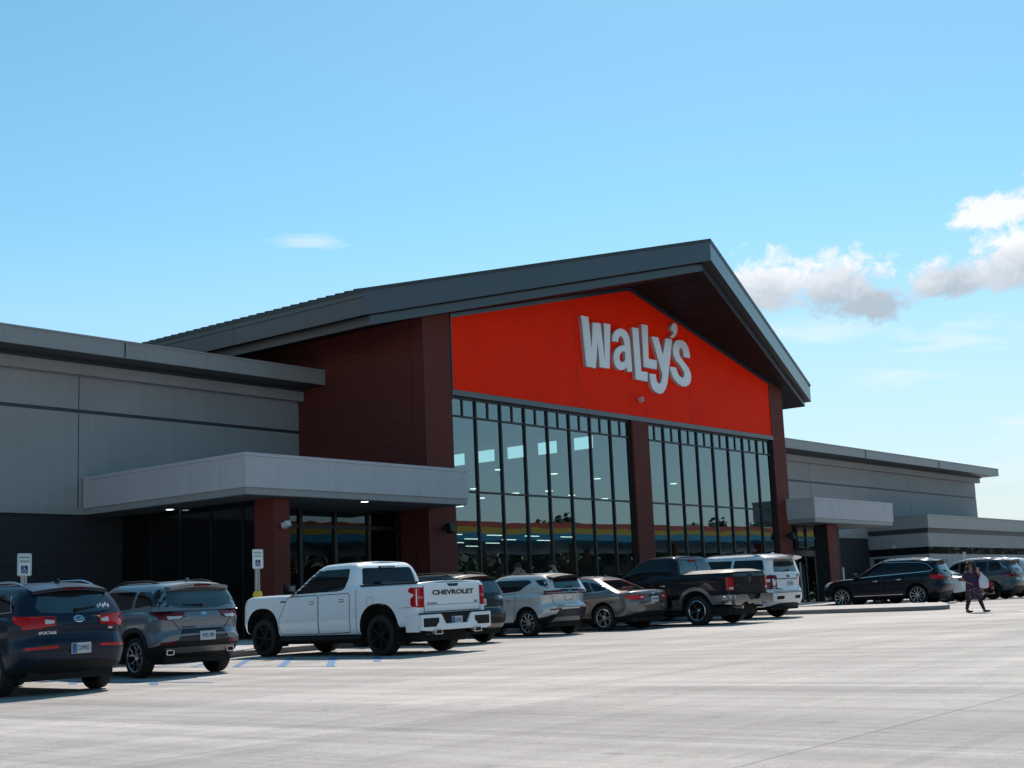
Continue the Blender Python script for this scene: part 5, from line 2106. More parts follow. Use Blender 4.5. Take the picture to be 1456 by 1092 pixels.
# 5 ---- silver beige electric crossover
silv = paint('silver_paint', (0.54, 0.54, 0.53), metal=.2, rough=.30)
S = suv(name='parked_car', label='silver crossover with a black band across its tail and swirl wheels, beside the bronze sedan', paint=silv, W=1.77, H=1.60, wb=2.675, Or=.80, Of=.84, tr=.345, belt_r=1.12, belt_f=1.02, hood_f=.90, yc=2.35, yrf=1.42, yrr=-.56, ybr=-.78,
        group='vehicles parked along the store front', style=(9, 'swirl', alloy_m, alloy_dk), rails=(-.10, 1.25, .52, plast_m, .025), rail_r=.014, fin=(-.16, silv), spoiler=(-.80, -.42, .55, 1.535, 1.585, .05, plast_m),
        rear_glass_m=cglass_l, plate=None, wiper=((.12, 1.24), (-.22, 1.22)), clad_t=.22, yq=.28, brake_lamp=False,
        rear=[(0, .22), (.18, .10), (.30, .02), (.42, .0), (.50, .02), (.62, .09), (.75, .10), (.88, .06), (1, .06)])
S['rear_glass'] = [(-.52, 1.205), (.52, 1.205), (.47, 1.46), (-.47, 1.46)]
S['side_glass'][1] = [(.30, 1.17), (1.20, 1.115), (1.20, 1.465), (.02, 1.45), (-.12, 1.39)]
S['side_glass'][2] = [(-.66, 1.22), (-.42, 1.30), (-.20, 1.43), (-.52, 1.45)]
S['lamps'] = [('tail_lamp', [('B', [(-.30, 1.17), (-.32, 1.07), (-.78, 1.05), (-.80, 1.145)]), ('L', [(-.80, 1.05), (-.62, 1.09), (-.56, 1.15), (-.80, 1.15)])], lamp_dkred, .018),
              ('reflector', [('B', [(-.36, .70), (-.36, .665), (-.70, .65), (-.72, .685)])], lamp_dkred, .012)]
S['patches'] = [('tail_band', 'B', [(-.32, 1.06), (.32, 1.06), (.34, 1.18), (-.34, 1.18)], gloss_blk, .012), ('rear_bumper', 'B', [(-.50, .44), (.74, .44), (.74, .665), (-.44, .665)], mat('navy_plastic'), .010),
                ('bumper_insert', 'B', [(-.56, .36), (.56, .36), (.46, .47), (-.46, .47)], mat('satin_silver2', (.22, .22, .22), .5), .016), ('plate_recess', 'B', [(-.17, .88), (.17, .88), (.17, 1.02), (-.17, 1.02)], silv, .003)]
S['ribbons'] = [('liftgate_seam', 'B', [(-.60, 1.05), (-.52, .72), (.52, .72), (.60, 1.05)], seam_m, .012, .006), ('plate_outline', 'B', [(-.17, 1.02), (-.13, .89), (.13, .89), (.17, 1.02)], seam_m, .012, .008)]
S['texts'] = [('BOLT EUV', 'B', -.36, .76, .05, ink, .001, 1.0)]
place(S, 29.13, 22.35, -5.0)
b = bmesh.new()
ln = [(.0 + .06 * math.cos(a), 1.12 + .03 * math.sin(a)) for a in [R(20 * i) for i in range(18)]]
S['B'].ribbon(b, ln, 'B', .012, .016, True, .02)
obj('tail_emblem', b, S['root'], chrome_m)


# sedans
def sedan(**k):
    S = suv(**k)
    W, H, wb, Or, Of = k['W'], k['H'], k['wb'], k['Or'], k['Of']
    hw = W / 2
    br, bf, yc, yrf = k['belt_r'], k['belt_f'], k['yc'], k['yrf']
    ybr, yrr = k['ybr'], k['yrr']
    S['cat'] = 'sedan'
    S['belt'] = [(-Or, br - .02), (-Or + .25, br + .03), (ybr, br + .0), (wb * .4, (br + bf) / 2), (yc - .15, bf), (yc + .35, bf - .03), (wb + Of - .35, (bf + 2 * k['hood_f']) / 3), (wb + Of, k['hood_f'])]
    S['rear'] = k.get('rear', [(0, .18), (.2, .05), (.40, 0), (.58, .0), (.75, .03), (.92, .035), (1, .02)])
    S['house'] = dict(rear=[(0, ybr), (.35, ybr + (yrr - ybr) * .30), (.7, ybr + (yrr - ybr) * .66), (1, yrr)], front=[(0, yc + .15), (1, yrf)],
                      roof=[(ybr, H - .33), (yrr - .35, H - .13), (yrr, H - .065), (yrr + .5, H - .01), (yrf - .4, H), (yrf, H - .05), (yc + .3, H - .2)],
                      w=[(0, hw * .91), (.35, hw * .86), (1, hw * .66)], Rr=.30, nr=3.2)
    S['rear_glass'] = [(-hw * .62, br + .06), (hw * .62, br + .06), (hw * .52, H - .10), (-hw * .52, H - .10)]
    S['wiper'] = None
    return S


# 6 ---- bronze sedan
bronze = paint('bronze_grey_paint', (0.115, 0.102, 0.096), metal=.3, rough=.28)
S = sedan(name='parked_car', label='bronze grey sedan with bright window trim parked beside the black pickup', paint=bronze, W=1.855, H=1.46, wb=2.83, Or=1.08, Of=.95, tr=.345, belt_r=1.00, belt_f=.97, hood_f=.76, yc=2.50, yrf=1.55, ybr=-.72, yrr=.36,
          group='vehicles parked along the store front', style=(5, 'double', alloy_m, alloy_dk), plate=(.03, .80, '914 RKB', False), fin=(.55, bronze), yq=.62, yb=1.38, clad_t=.14)
S['side_glass'] = [[(1.42, 1.03), (2.15, 1.02), (1.62, 1.33), (1.42, 1.345)], [(.40, 1.06), (1.34, 1.035), (1.34, 1.345), (.66, 1.325)], [(-.08, 1.10), (.32, 1.065), (.56, 1.305), (.28, 1.25)]]
S['glass_trim'] = [[(2.25, 1.00), (1.3, 1.01), (.1, 1.05), (-.20, 1.10), (.06, 1.22), (.34, 1.30), (.7, 1.35), (1.3, 1.365), (1.65, 1.35)]]
S['lamps'] = [('tail_lamp', [('B', [(-.36, .92), (-.38, .82), (-.62, .79), (-.84, .82), (-.84, .93)]), ('L', [(-1.06, .80), (-.84, .83), (-.72, .90), (-.76, .93), (-1.06, .94)])], lamp_red, .016),
              ('lamp_inset', [('B', [(-.42, .89), (-.43, .85), (-.54, .84), (-.54, .89)])], lamp_wht, .02)]
S['patches'] = [('lower_valance', 'B', [(-.74, .30), (.74, .30), (.80, .42), (-.80, .42)], plast_m, .012)]
S['ribbons'] = [('boot_seam', 'B', [(-.56, .98), (-.52, .72), (.52, .72), (.56, .98)], seam_m, .012, .006), ('boot_chrome', 'B', [(-.42, .70), (.42, .70)], chrome_m, .02, .012), ('plate_shadow', 'B', [(-.22, .90), (.22, .90)], seam_m, .03, .007)]
place(S, 31.7, 21.75, -3.5)
b = bmesh.new()
S['B'].patch(b, [(-.045, .935), (.045, .935), (.06, .955), (.03, .97), (-.03, .97), (-.06, .955)], 'B', .014, .1)
obj('tail_emblem', b, S['root'], chrome_m)

# 7 ---- black two-tone pickup
blackp = paint('black_paint', (0.006, 0.007, 0.011), metal=.2, rough=.25)
silver_low = paint('pewter_paint', (0.20, 0.20, 0.20), metal=.6, rough=.35)
S = pickup(name='pickup_truck', label='black crew cab pickup with grey wheel flares and a chrome rear bumper', paint=blackp, W=2.017, H=1.92, wb=3.57, Or=1.13, Of=1.0, tr=.405, rail=1.40, belt_f=1.27, hood_f=1.16, ycb=.60, yc=2.9, yrf=2.1, yb=1.75, zlow=.42,
           group='vehicles parked along the store front', arch=.49, arch_dz=.05, arch_trim=(silver_low, .10), clad_t=.30, clad=silver_low, style=(5, 'wide', chrome_m, alloy_dk), rim=.275, rear_glass_m=cglass_l, handle_m=chrome_m)
S['lamps'] = [('tail_lamp', [('B', [(-.80, 1.27), (-.80, .93), (-1.0, .93), (-1.0, 1.27)]), ('L', [(-1.11, .93), (-1.02, .93), (-1.0, 1.27), (-1.11, 1.27)])], lamp_red, .012),
              ('lamp_inset', [('B', [(-.82, 1.01), (-.82, .95), (-.97, .95), (-.97, 1.01)])], lamp_wht, .018)]
S['patches'] = [('tailgate', 'B', [(-.785, .84), (.785, .84), (.785, 1.385), (-.785, 1.385)], blackp, .006), ('tailgate_handle', 'B', [(-.06, 1.285), (.14, 1.285), (.14, 1.345), (-.06, 1.345)], gloss_blk, .012)]
S['ribbons'] = [('tailgate_seam', 'B', [(-.795, .83), (.795, .83), (.795, 1.39), (-.795, 1.39), (-.795, .83)], seam_m, .014, .003), ('tailgate_crease', 'B', [(-.77, 1.02), (.77, 1.02)], seam_m, .014, .008)]
S['side_ribbons'] = [('bed_seam', [(.60, .55), (.60, 1.38)], seam_m, .012, .004)]
place(S, 34.05, 20.2, -2.5)
root, B = S['root'], S['B']
b = bmesh.new()                                           # ram's-head badge: muzzle with two curling horns
B.patch(b, [(.02, 1.10), (.06, 1.14), (.07, 1.20), (.10, 1.19), (.11, 1.23), (.09, 1.265), (.05, 1.28), (-.01, 1.28), (-.05, 1.265), (-.07, 1.23), (-.06, 1.19), (-.03, 1.20), (-.02, 1.14)], 'B', .014, .1)
obj('tail_emblem', b, root, chrome_m)
for s_, u, v, sz in (('HEMI', -.62, 1.06, .05), ('4X4', .62, 1.16, .05), ('BIG HORN', .60, 1.09, .035)):
    obj('badge_lettering', B.text(s_, 'B', u, v, sz, .001, 1.1, .010), root, chrome_m)
by = -1.13
bp = slab([(-.98, .52), (-.66, .52), (-.60, .60), (-.34, .60), (-.24, .54), (.24, .54), (.34, .60), (.60, .60), (.66, .52), (.98, .52), (.98, .80), (.34, .80), (.24, .66), (-.24, .66), (-.34, .80), (-.98, .80)], by - .15, by + .03, chrome_m, 'rear_bumper', root)
slab([(-.36, .60), (.36, .60), (.36, .815), (-.36, .815)], by - .06, by + .02, plast_m, 'plate_recess', bp)
slab([(-.80, .80), (.80, .80), (.80, .82), (-.80, .82)], by - .13, by + .02, plast_m, 'bumper_step', bp)
b = bmesh.new()
box(b, -.15, .15, by - .07, by - .062, .66, .80)
obj('number_plate', b, bp, mat('navy_plastic'))
for s in (-1, 1):
    b = bmesh.new()
    box(b, s * .965 - .03, s * .965 + .03, by + .0, by + .30, .55, .79, .02)
    obj('bumper_corner', b, bp, chrome_m, 40)
    b = bmesh.new()
    tube(b, [(s * .55, by - .10, .46), (s * .55, by + .3, .46)], .045, 14)
    obj('exhaust_tip', b, root, chrome_m, 50)
    b = bmesh.new()
    box(b, s * .88 - .13, s * .88 + .13, .50, 2.9, .30, .37, .02)
    obj('side_step', b, root, plast_m, 40)
# soft bed cover, standing a little proud of the rails
b = bmesh.new()
n = 10
rows = []
for j in range(9):
    y = -1.13 + (.55 + 1.13) * j / 8
    rise = .10 * min(1, (8 - j) / 1.0, (j + .25) / 1.4)
    rows.append([b.verts.new((-.95 + 1.9 * i / n, y, 1.405 + rise * (1 - (abs(-1 + 2 * i / n)) ** 5))) for i in range(n + 1)])
for j in range(8):
    for i in range(n):
        b.faces.new((rows[j][i], rows[j][i + 1], rows[j + 1][i + 1], rows[j + 1][i]))
obj('bed_cover', b, root, mat('bed_cover_vinyl', (0.018, 0.024, 0.028), .45), 40)
b = bmesh.new()
box(b, -.20, .20, .67, .72, 1.79, 1.84, .01)
hl = obj('high_brake_lamp', b, root, lamp_red)
b = bmesh.new()
B.ribbon(b, [(.12, 1.45), (.10, 1.74)], 'B', .03, .010)
obj('window_divider', b, root, plast_m)

# 8 ---- big white suv
white2 = paint('pearl_white_paint', (0.68, 0.70, 0.72), rough=.3)
S = suv(name='parked_car', label='large white full-size suv half behind the black pickup', paint=white2, W=2.02, H=1.93, wb=3.11, Or=1.12, Of=.98, tr=.40, belt_r=1.33, belt_f=1.24, hood_f=1.1, yc=2.75, yrf=1.95, yrr=-.90,
        group='vehicles parked along the store front', style=(6, 'single', alloy_m, alloy_dk), rails=(-.6, 1.7, .66, chrome_m, .06), spoiler=(-1.22, -.75, .74, 1.87, 1.90, .05, white2), plate=(.10, 1.02, '772 LDW', False), wiper=((.12, 1.43), (-.22, 1.39)),
        clad_t=.06, rear_glass_m=cglass_l, yq=.35, yb=1.45, yd=-.86, fin=(-.60, white2))
S['lamps'] = [('tail_lamp', [('B', [(-.76, 1.26), (-.78, .88), (-.96, .87), (-.96, 1.27)]), ('L', [(-1.08, .87), (-.94, .88), (-.90, 1.27), (-1.08, 1.27)])], lamp_dkred, .014),
              ('lamp_inset', [('B', [(-.79, 1.18), (-.80, 1.09), (-.93, 1.09), (-.93, 1.18)])], lamp_wht, .02)]
S['patches'] = [('step_pad', 'B', [(.30, .56), (.62, .56), (.62, .66), (.30, .66)], plast_m, .01), ('step_pad', 'B', [(-.62, .56), (-.30, .56), (-.30, .66), (-.62, .66)], plast_m, .01)]
S['ribbons'] = [('liftgate_seam', 'B', [(-.72, 1.25), (-.72, .80), (.72, .80), (.72, 1.25)], seam_m, .014, .006), ('chrome_strip', 'B', [(-.66, 1.17), (.66, 1.17)], chrome_m, .035, .012), ('bumper_line', 'B', [(-.9, .76), (.9, .76)], seam_m, .018, .006)]
S['texts'] = [('EXPEDITION', 'B', -.48, .86, .05, ink, .001, 1.0), ('XLT', 'B', .5, .86, .05, ink, .001, 1.0)]
place(S, 38.25, 21.1, -6.0)
b = bmesh.new()
S['B'].patch(b, [(.05 + .08 * math.cos(R(20 * i)), 1.245 + .034 * math.sin(R(20 * i))) for i in range(18)], 'B', .014, .1)
obj('oval_emblem', b, S['root'], mat('oval_navy', (.02, .03, .07), .25))

# 9 ---- long dark crossover seen from its side
dnavy = paint('midnight_paint', (0.006, 0.008, 0.014), metal=.3, rough=.25)
S = suv(name='parked_car', label='long black crossover seen from its side with bright window trim, behind the kerbed island', paint=dnavy, W=1.98, H=1.74, wb=3.02, Or=1.02, Of=1.0, tr=.37, belt_r=1.17, belt_f=1.08, hood_f=.93, yc=2.65, yrf=1.65, yrr=-.62,
        group='vehicles parked in the row beyond the island', style=(10, 'thin', alloy_m, alloy_dk), rails=(-.35, 1.5, .60, chrome_m, .05), spoiler=(-.88, -.52, .62, 1.69, 1.73, .05, dnavy), plate=(0, .86, '306 BNM', False), rim=.285, handle_m=chrome_m,
        clad_t=.1, yq=.30, yb=1.40, yd=-.62, rear_glass_m=cglass_l)
S['glass_trim'] = [[(2.45, 1.10), (1.4, 1.16), (.2, 1.215), (-.55, 1.255), (-.66, 1.33), (-.45, 1.52), (-.2, 1.60), (.4, 1.635), (1.5, 1.65)]]
S['lamps'] = [('tail_lamp', [('B', [(-.52, 1.12), (-.52, .96), (-.86, .95), (-.86, 1.13)]), ('L', [(-.98, .95), (-.62, .98), (-.52, 1.06), (-.56, 1.12), (-.98, 1.13)])], lamp_red, .018),
              ('head_lamp', [('F', [(-.60, .84), (-.86, .80), (-.88, .92), (-.72, .95)]), ('L', [(3.95, .78), (3.60, .88), (3.36, .99), (3.50, 1.0), (3.95, .90)])], lamp_wht, .012)]
S['side_ribbons'] = [('sill_strip', [(.55, .42), (2.5, .40)], chrome_m, .016, .008)]
S['ribbons'] = [('liftgate_seam', 'B', [(-.62, 1.12), (-.62, .76), (.62, .76), (.62, 1.12)], seam_m, .012, .006), ('chrome_strip', 'B', [(-.5, 1.0), (.5, 1.0)], chrome_m, .03, .01)]
place(S, 52.05, 21.5, 4.0)

# 10 ---- white sedan beyond it
S = sedan(name='parked_car', label='white sedan with a red tail lamp between the black crossover and the walking woman', paint=white, W=1.86, H=1.45, wb=2.83, Or=1.05, Of=.95, tr=.34, belt_r=1.02, belt_f=.97, hood_f=.76, yc=2.5, yrf=1.55, ybr=-.75, yrr=.40,
          group='vehicles parked in the row beyond the island', plate=(.03, .78, '551 GHC', False), rear_glass_m=cglass_l, clad_t=.14)
S['side_glass'] = [[(1.42, 1.03), (2.15, 1.02), (1.62, 1.32), (1.42, 1.335)], [(.30, 1.07), (1.34, 1.035), (1.34, 1.335), (.62, 1.315)]]
S['lamps'] = [('tail_lamp', [('B', [(-.44, .93), (-.46, .82), (-.84, .80), (-.84, .94)]), ('L', [(-1.03, .80), (-.70, .84), (-.60, .90), (-.66, .93), (-1.03, .94)])], lamp_dkred, .016),
              ('head_lamp', [('F', [(-.55, .68), (-.82, .66), (-.84, .75), (-.68, .78)]), ('L', [(3.72, .64), (3.42, .72), (3.30, .80), (3.46, .81), (3.72, .74)])], lamp_wht, .012)]
S['patches'] = [('lower_valance', 'B', [(-.74, .30), (.74, .30), (.80, .42), (-.80, .42)], plast_m, .012)]
place(S, 55.6, 21.8, -1.0)

# 11 ---- grey crossover and pale van at the right edge
slate = paint('slate_paint', (0.065, 0.078, 0.09), metal=.3, rough=.3)
S = suv(name='parked_car', label='slate grey three-row crossover behind the walking woman', paint=slate, W=1.96, H=1.76, wb=2.90, Or=1.05, Of=.98, tr=.37, belt_r=1.17, belt_f=1.08, hood_f=.95, yc=2.6, yrf=1.65, yrr=-.62,
        group='vehicles parked in the row beyond the island', rails=(-.3, 1.5, .60, chrome_m, .04), spoiler=(-.95, -.52, .62, 1.69, 1.73, .05, slate), plate=(0, .9, '190 VDE', False), yd=-.50, style=(5, 'double', alloy_dk, alloy_dk), rear_glass_m=cglass_l, clad_t=.1)
S['side_ribbons'] = [('pillar_chrome', [(-.38, 1.60), (-.50, 1.44), (-.70, 1.30)], chrome_m, .035, .010)]
S['lamps'] = [('tail_lamp', [('B', [(-.40, 1.09), (-.44, 1.0), (-.84, .95), (-.86, 1.10)]), ('L', [(-1.0, .95), (-.66, 1.04), (-.42, 1.10), (-.46, 1.115), (-1.0, 1.11)])], lamp_dkred, .018)]
S['patches'] = [('bumper_insert', 'B', [(-.7, .42), (.7, .42), (.78, .54), (-.78, .54)], plast_m, .012)]
S['ribbons'] = [('chrome_strip', 'B', [(-.62, .86), (.62, .86)], chrome_m, .03, .012)]
place(S, 60.35, 21.6, 2.0)
S = suv(name='parked_car', label='pale silver van at the right edge of the picture behind the slate crossover', paint=silv, W=1.98, H=1.80, wb=3.05, Or=1.05, Of=1.0, tr=.36, belt_r=1.15, belt_f=1.08, hood_f=.90, yc=2.9, yrf=1.8, yrr=-.70, cat='van',
        group='vehicles parked in the row beyond the island', rails=(-.4, 1.6, .62, chrome_m, .04), rear_glass_m=cglass_l)
S['lamps'] = [('tail_lamp', [('B', [(-.62, 1.25), (-.66, .95), (-.88, .95), (-.88, 1.25)]), ('L', [(-1.0, .95), (-.86, .95), (-.80, 1.25), (-1.0, 1.25)])], lamp_red, .016)]
S['cat'] = 'van'
place(S, 64.6, 22.4, 2.0)

# 12 ---- red touring motorcycle parked between the sedan and the slate crossover
mred = paint('motorcycle_red', (0.16, 0.006, 0.010), rough=.25)
t = thing('motorcycle', 'red touring motorcycle with chrome pipes beside the slate crossover', 'motorcycle', (58.15, 21.6, ground_z(58.15, 21.6)), R(-20))
for y in (0, 1.62):
    wheel(t, 0, y, .33, .16, .23, -1, (5, 'double', chrome_m, alloy_dk))
b = bmesh.new()
vs = bmesh.ops.create_uvsphere(b, u_segments=16, v_segments=10, radius=1)['verts']
for v in vs:
    v.co = Vector((v.co.x * .16, .88 + v.co.y * .34, .82 + v.co.z * .14))
obj('fuel_tank', b, t, mred, 60)
b = bmesh.new()
prism(b, rp([(.55, .60), (.62, .78), (-.05, .76), (-.42, .86), (-.50, .74), (-.2, .60)], .06), -.15, .15, 'yz')
bmesh.ops.bevel(b, geom=b.edges[:], offset=.03, segments=2, affect='EDGES')
obj('saddle', b, t, plast_m, 40)
for s in (-1, 1):
    b = bmesh.new()
    box(b, s * .30 - .10, s * .30 + .10, -.42, .20, .42, .76, .06)
    obj('pannier', b, t, mred, 40)
    b = bmesh.new()
    tube(b, [(s * .16, 1.05, .38), (s * .20, .75, .26), (s * .24, .3, .25), (s * .25, -.50, .30)], [.03, .035, .045, .05], 12)
    obj('exhaust_pipe', b, t, chrome_m, 50)
    b = bmesh.new()
    tube(b, [(s * .09, 1.62, .33), (s * .09, 1.42, .72), (s * .10, 1.30, .98)], .028, 10)
    obj('fork', b, t, chrome_m, 50)
b = bmesh.new()
tube(b, [(-.42, .98, 1.04), (-.30, 1.16, 1.10), (-.08, 1.28, 1.02), (.08, 1.28, 1.02), (.30, 1.16, 1.10), (.42, .98, 1.04)], .016, 8)
obj('handlebar', b, t, chrome_m, 50)
b = bmesh.new()
box(b, -.17, .17, .78, 1.12, .30, .64, .05)
for k in range(5):
    box(b, -.20, .20, .84, 1.16, .66 - k * .05, .675 - k * .05)
obj('engine', b, t, chrome_m, 40)
b = bmesh.new()
lathe(b, [(1.50, .0), (1.49, .10), (1.40, .11), (1.30, .05)], 20, 'y')
for v in b.verts:
    v.co.z += .86
obj('head_lamp', b, t, chrome_m, 50)
b = bmesh.new()
prism(b, rp([(1.30, .98), (1.42, .98), (1.28, 1.32), (1.22, 1.34)], .03), -.20, .20, 'yz')
obj('windshield', b, t, cglass_l, 40)
for y0 in (0, 1.62):
    b = bmesh.new()
    pr = []
    for k in range(9):
        a = R(20 + 17.5 * k)
        pr.append([b.verts.new((x, y0 + .37 * math.cos(a), .33 + .37 * math.sin(a))) for x in (-.10, .10)])
    for k in range(8):
        b.faces.new((pr[k][0], pr[k + 1][0], pr[k + 1][1], pr[k][1]))
    obj('mudguard', b, t, mred, 50)
b = bmesh.new()
box(b, -.09, .09, -.56, -.50, .62, .70, .02)
obj('tail_lamp', b, t, lamp_red, 40)
# ---------------------------------------------------------------- people
skin_t = mat('skin_brown', (0.20, 0.105, 0.075), 0.5)
skin_l = mat('skin_light', (0.30, 0.17, 0.13), 0.5)
hair_m = mat('dark_hair', (0.010, 0.007, 0.006), 0.6)
shoe_m = mat('black_shoe', (0.008, 0.008, 0.009), 0.5)


def skinned(name, verts, edges, root_i, parent, material, sub=2):
    """verts: [(x, y, z, r)]: a body grown round connected joints"""
    me = bpy.data.meshes.new(name)
    me.from_pydata([v[:3] for v in verts], edges, [])
    o = bpy.data.objects.new(name, me)
    COL.objects.link(o)
    o.modifiers.new('skin', 'SKIN')
    sv = me.skin_vertices[0].data
    for i, v in enumerate(verts):
        r = v[3]
        sv[i].radius = r if isinstance(r, tuple) else (r, r)
        sv[i].use_root = (i == root_i)
    s = o.modifiers.new('sub', 'SUBSURF')
    s.levels = s.render_levels = sub
    dg = bpy.context.evaluated_depsgraph_get()
    m2 = bpy.data.meshes.new_from_object(o.evaluated_get(dg))
    bpy.data.objects.remove(o)
    bpy.data.meshes.remove(me)
    bm = bmesh.new()
    bm.from_mesh(m2)
    bpy.data.meshes.remove(m2)
    return bm


def ball(bm, c, r, seg=14, rot=None):
    vs = bmesh.ops.create_uvsphere(bm, u_segments=seg, v_segments=max(6, seg * 2 // 3), radius=1)['verts']
    for v in vs:
        p = Vector((v.co.x * r[0], v.co.y * r[1], v.co.z * r[2]))
        if rot is not None:
            p = rot @ p
        v.co = Vector(c) + p
    return vs


def hand_chain(V, E, wrist_i, wrist, palm_dir, side_dir, curl):
    """palm plus five unequal, curled fingers, rooted in the palm"""
    w, d, s, c = Vector(wrist), Vector(palm_dir).normalized(), Vector(side_dir).normalized(), Vector(curl).normalized()
    pi = len(V)
    p = w + d * .055
    V.append((*p, (.030, .018)))
    E.append((wrist_i, pi))
    for k, L_ in enumerate((.060, .070, .066, .052)):
        base = p + s * (-.027 + .018 * k) + d * .035
        a = base + d * L_ * .45 + c * L_ * .25
        b = a + d * L_ * .15 + c * L_ * .45
        i0 = len(V)
        V += [(*base, .0095), (*a, .0088), (*b, .0075)]
        E += [(pi, i0), (i0, i0 + 1), (i0 + 1, i0 + 2)]
    t0 = w + d * .03 - s * .035 + c * .008
    t1 = t0 + d * .035 - s * .012 + c * .022
    i0 = len(V)
    V += [(*t0, .011), (*t1, .009)]
    E += [(pi, i0), (i0, i0 + 1)]


def loft(bm, rings, seg=24):
    """rings: (cx, cy, cz, rx, ry)"""
    R_ = []
    for cx, cy, cz, rx, ry in rings:
        R_.append([bm.verts.new((cx + rx * math.cos(2 * math.pi * k / seg), cy + ry * math.sin(2 * math.pi * k / seg), cz)) for k in range(seg)])
    for a, b in zip(R_, R_[1:]):
        for k in range(seg):
            bm.faces.new((a[k], a[(k + 1) % seg], b[(k + 1) % seg], b[k]))
    bmesh.ops.recalc_face_normals(bm, faces=bm.faces)


def person(label, loc, rz, scale, J, skin, group=None):
    t = thing('person', label, 'person', loc, rz, group)
    t.scale = scale if isinstance(scale, tuple) else (scale, scale, scale)
    V, E = [], []

    def add(p, r, link=None):
        V.append((*p, r))
        if link is not None:
            E.append((link, len(V) - 1))
        return len(V) - 1
    pel = add((0, 0, .88), (.145, .10))
    wa = add((0, 0, 1.02), (.125, .09), pel)
    ch = add((0, .0, 1.20), (.145, .10), wa)
    nb = add((0, .015, 1.38), (.06, .055), ch)
    hx, hy = J.get('head', (0, -.02))
    nk = add((hx * .5, hy * .3, 1.44), (.05, .05), nb)
    hd = add((hx, hy, 1.53), (.075, .085), nk)
    add((hx, hy + .01, 1.62), (.068, .078), hd)
    for s, k in ((-1, 'R'), (1, 'L')):
        sh = add((s * .165, .01, 1.33), (.062, .062), nb)
        el = add(J['elbow' + k], .042, sh)
        wr = add(J['wrist' + k], .029, el)
        hand_chain(V, E, wr, J['wrist' + k], J['palm' + k][0], J['palm' + k][1], J['palm' + k][2])
        hip = add((s * .09, 0, .80), (.10, .10), pel)
        kn = add(J['knee' + k], .066, hip)
        mid = (Vector(J['knee' + k]) * .6 + Vector(J['ankle' + k]) * .4)
        cf = add(tuple(mid + Vector((0, .015, 0))), .056, kn)
        an = add(J['ankle' + k], .040, cf)
        add(J['toe' + k], (.04, .028), an)
    bm = skinned('body', V, E, 0, t, skin)
    # face: nose, brow, ears, lips
    ball(bm, (hx, hy - .105, 1.535), (.014, .022, .026), 10)
    ball(bm, (hx, hy - .088, 1.492), (.026, .012, .009), 10)
    for s in (-1, 1):
        ball(bm, (hx + s * .080, hy + .01, 1.54), (.012, .022, .034), 10)
        ball(bm, (hx + s * .030, hy - .082, 1.556), (.017, .012, .011), 8)
    obj('body', bm, t, skin, 60)
    b = bmesh.new()
    for s in (-1, 1):
        ball(b, (hx + s * .030, hy - .091, 1.556), (.011, .006, .006), 8)
    obj('eyes', b, t, hair_m, 60)
    for s, k in ((-1, 'R'), (1, 'L')):
        b = bmesh.new()
        a, c = Vector(J['ankle' + k]), Vector(J['toe' + k])
        d = (c - a)
        d.z = 0
        d = d.normalized() if d.length > .01 else Vector((0, -1, 0))
        m = Matrix.Rotation(math.atan2(d.y, d.x), 3, 'Z')
        ball(b, a.lerp(c, .55) + Vector((0, 0, .0)) - Vector((0, 0, a.lerp(c, .55).z - .045)), (.135, .050, .045), 14, m)
        obj('shoe', b, t, shoe_m, 60)
    return t, hx, hy


wx, wy = 37.7, 14.2
J = dict(head=(-.01, -.03),
         elbowR=(-.29, .03, 1.12), wristR=(-.10, -.20, .99), palmR=((.9, -.2, -.45), (0, -.6, .7), (-.2, .8, 0)),
         elbowL=(.29, -.03, 1.10), wristL=(.20, -.20, 1.28), palmL=((-.1, -.05, 1), (-.5, .8, 0), (.3, -.5, 0)),
         kneeR=(-.15, -.05, .47), ankleR=(-.24, .04, .09), toeR=(-.11, -.05, .035),
         kneeL=(.16, -.03, .47), ankleL=(.26, .02, .09), toeL=(.40, -.06, .035))
t, hx, hy = person('woman in a dark purple dress walking across the lot with a raised cup', (wx, wy, ground_z(wx, wy)), R(-69.6), (.89, .89, .815), J, skin_t)


def pattern_mat(name, base, mark, scale, thr):
    m = bpy.data.materials.new(name)
    m.use_nodes = True
    nt = m.node_tree
    p = nt.nodes['Principled BSDF']
    p.inputs['Roughness'].default_value = .85
    tc = nt.nodes.new('ShaderNodeTexCoord')
    n_ = nt.nodes.new('ShaderNodeTexNoise')
    n_.inputs['Scale'].default_value = scale
    n_.inputs['Detail'].default_value = 2
    nt.links.new(tc.outputs['Object'], n_.inputs['Vector'])
    r = nt.nodes.new('ShaderNodeMapRange')
    r.inputs[1].default_value = thr
    r.inputs[2].default_value = thr + .03
    nt.links.new(n_.outputs['Fac'], r.inputs[0])
    mx = nt.nodes.new('ShaderNodeMixRGB')
    mx.inputs[1].default_value = (*base, 1)
    mx.inputs[2].default_value = (*mark, 1)
    nt.links.new(r.outputs[0], mx.inputs[0])
    nt.links.new(mx.outputs[0], p.inputs['Base Color'])
    return m


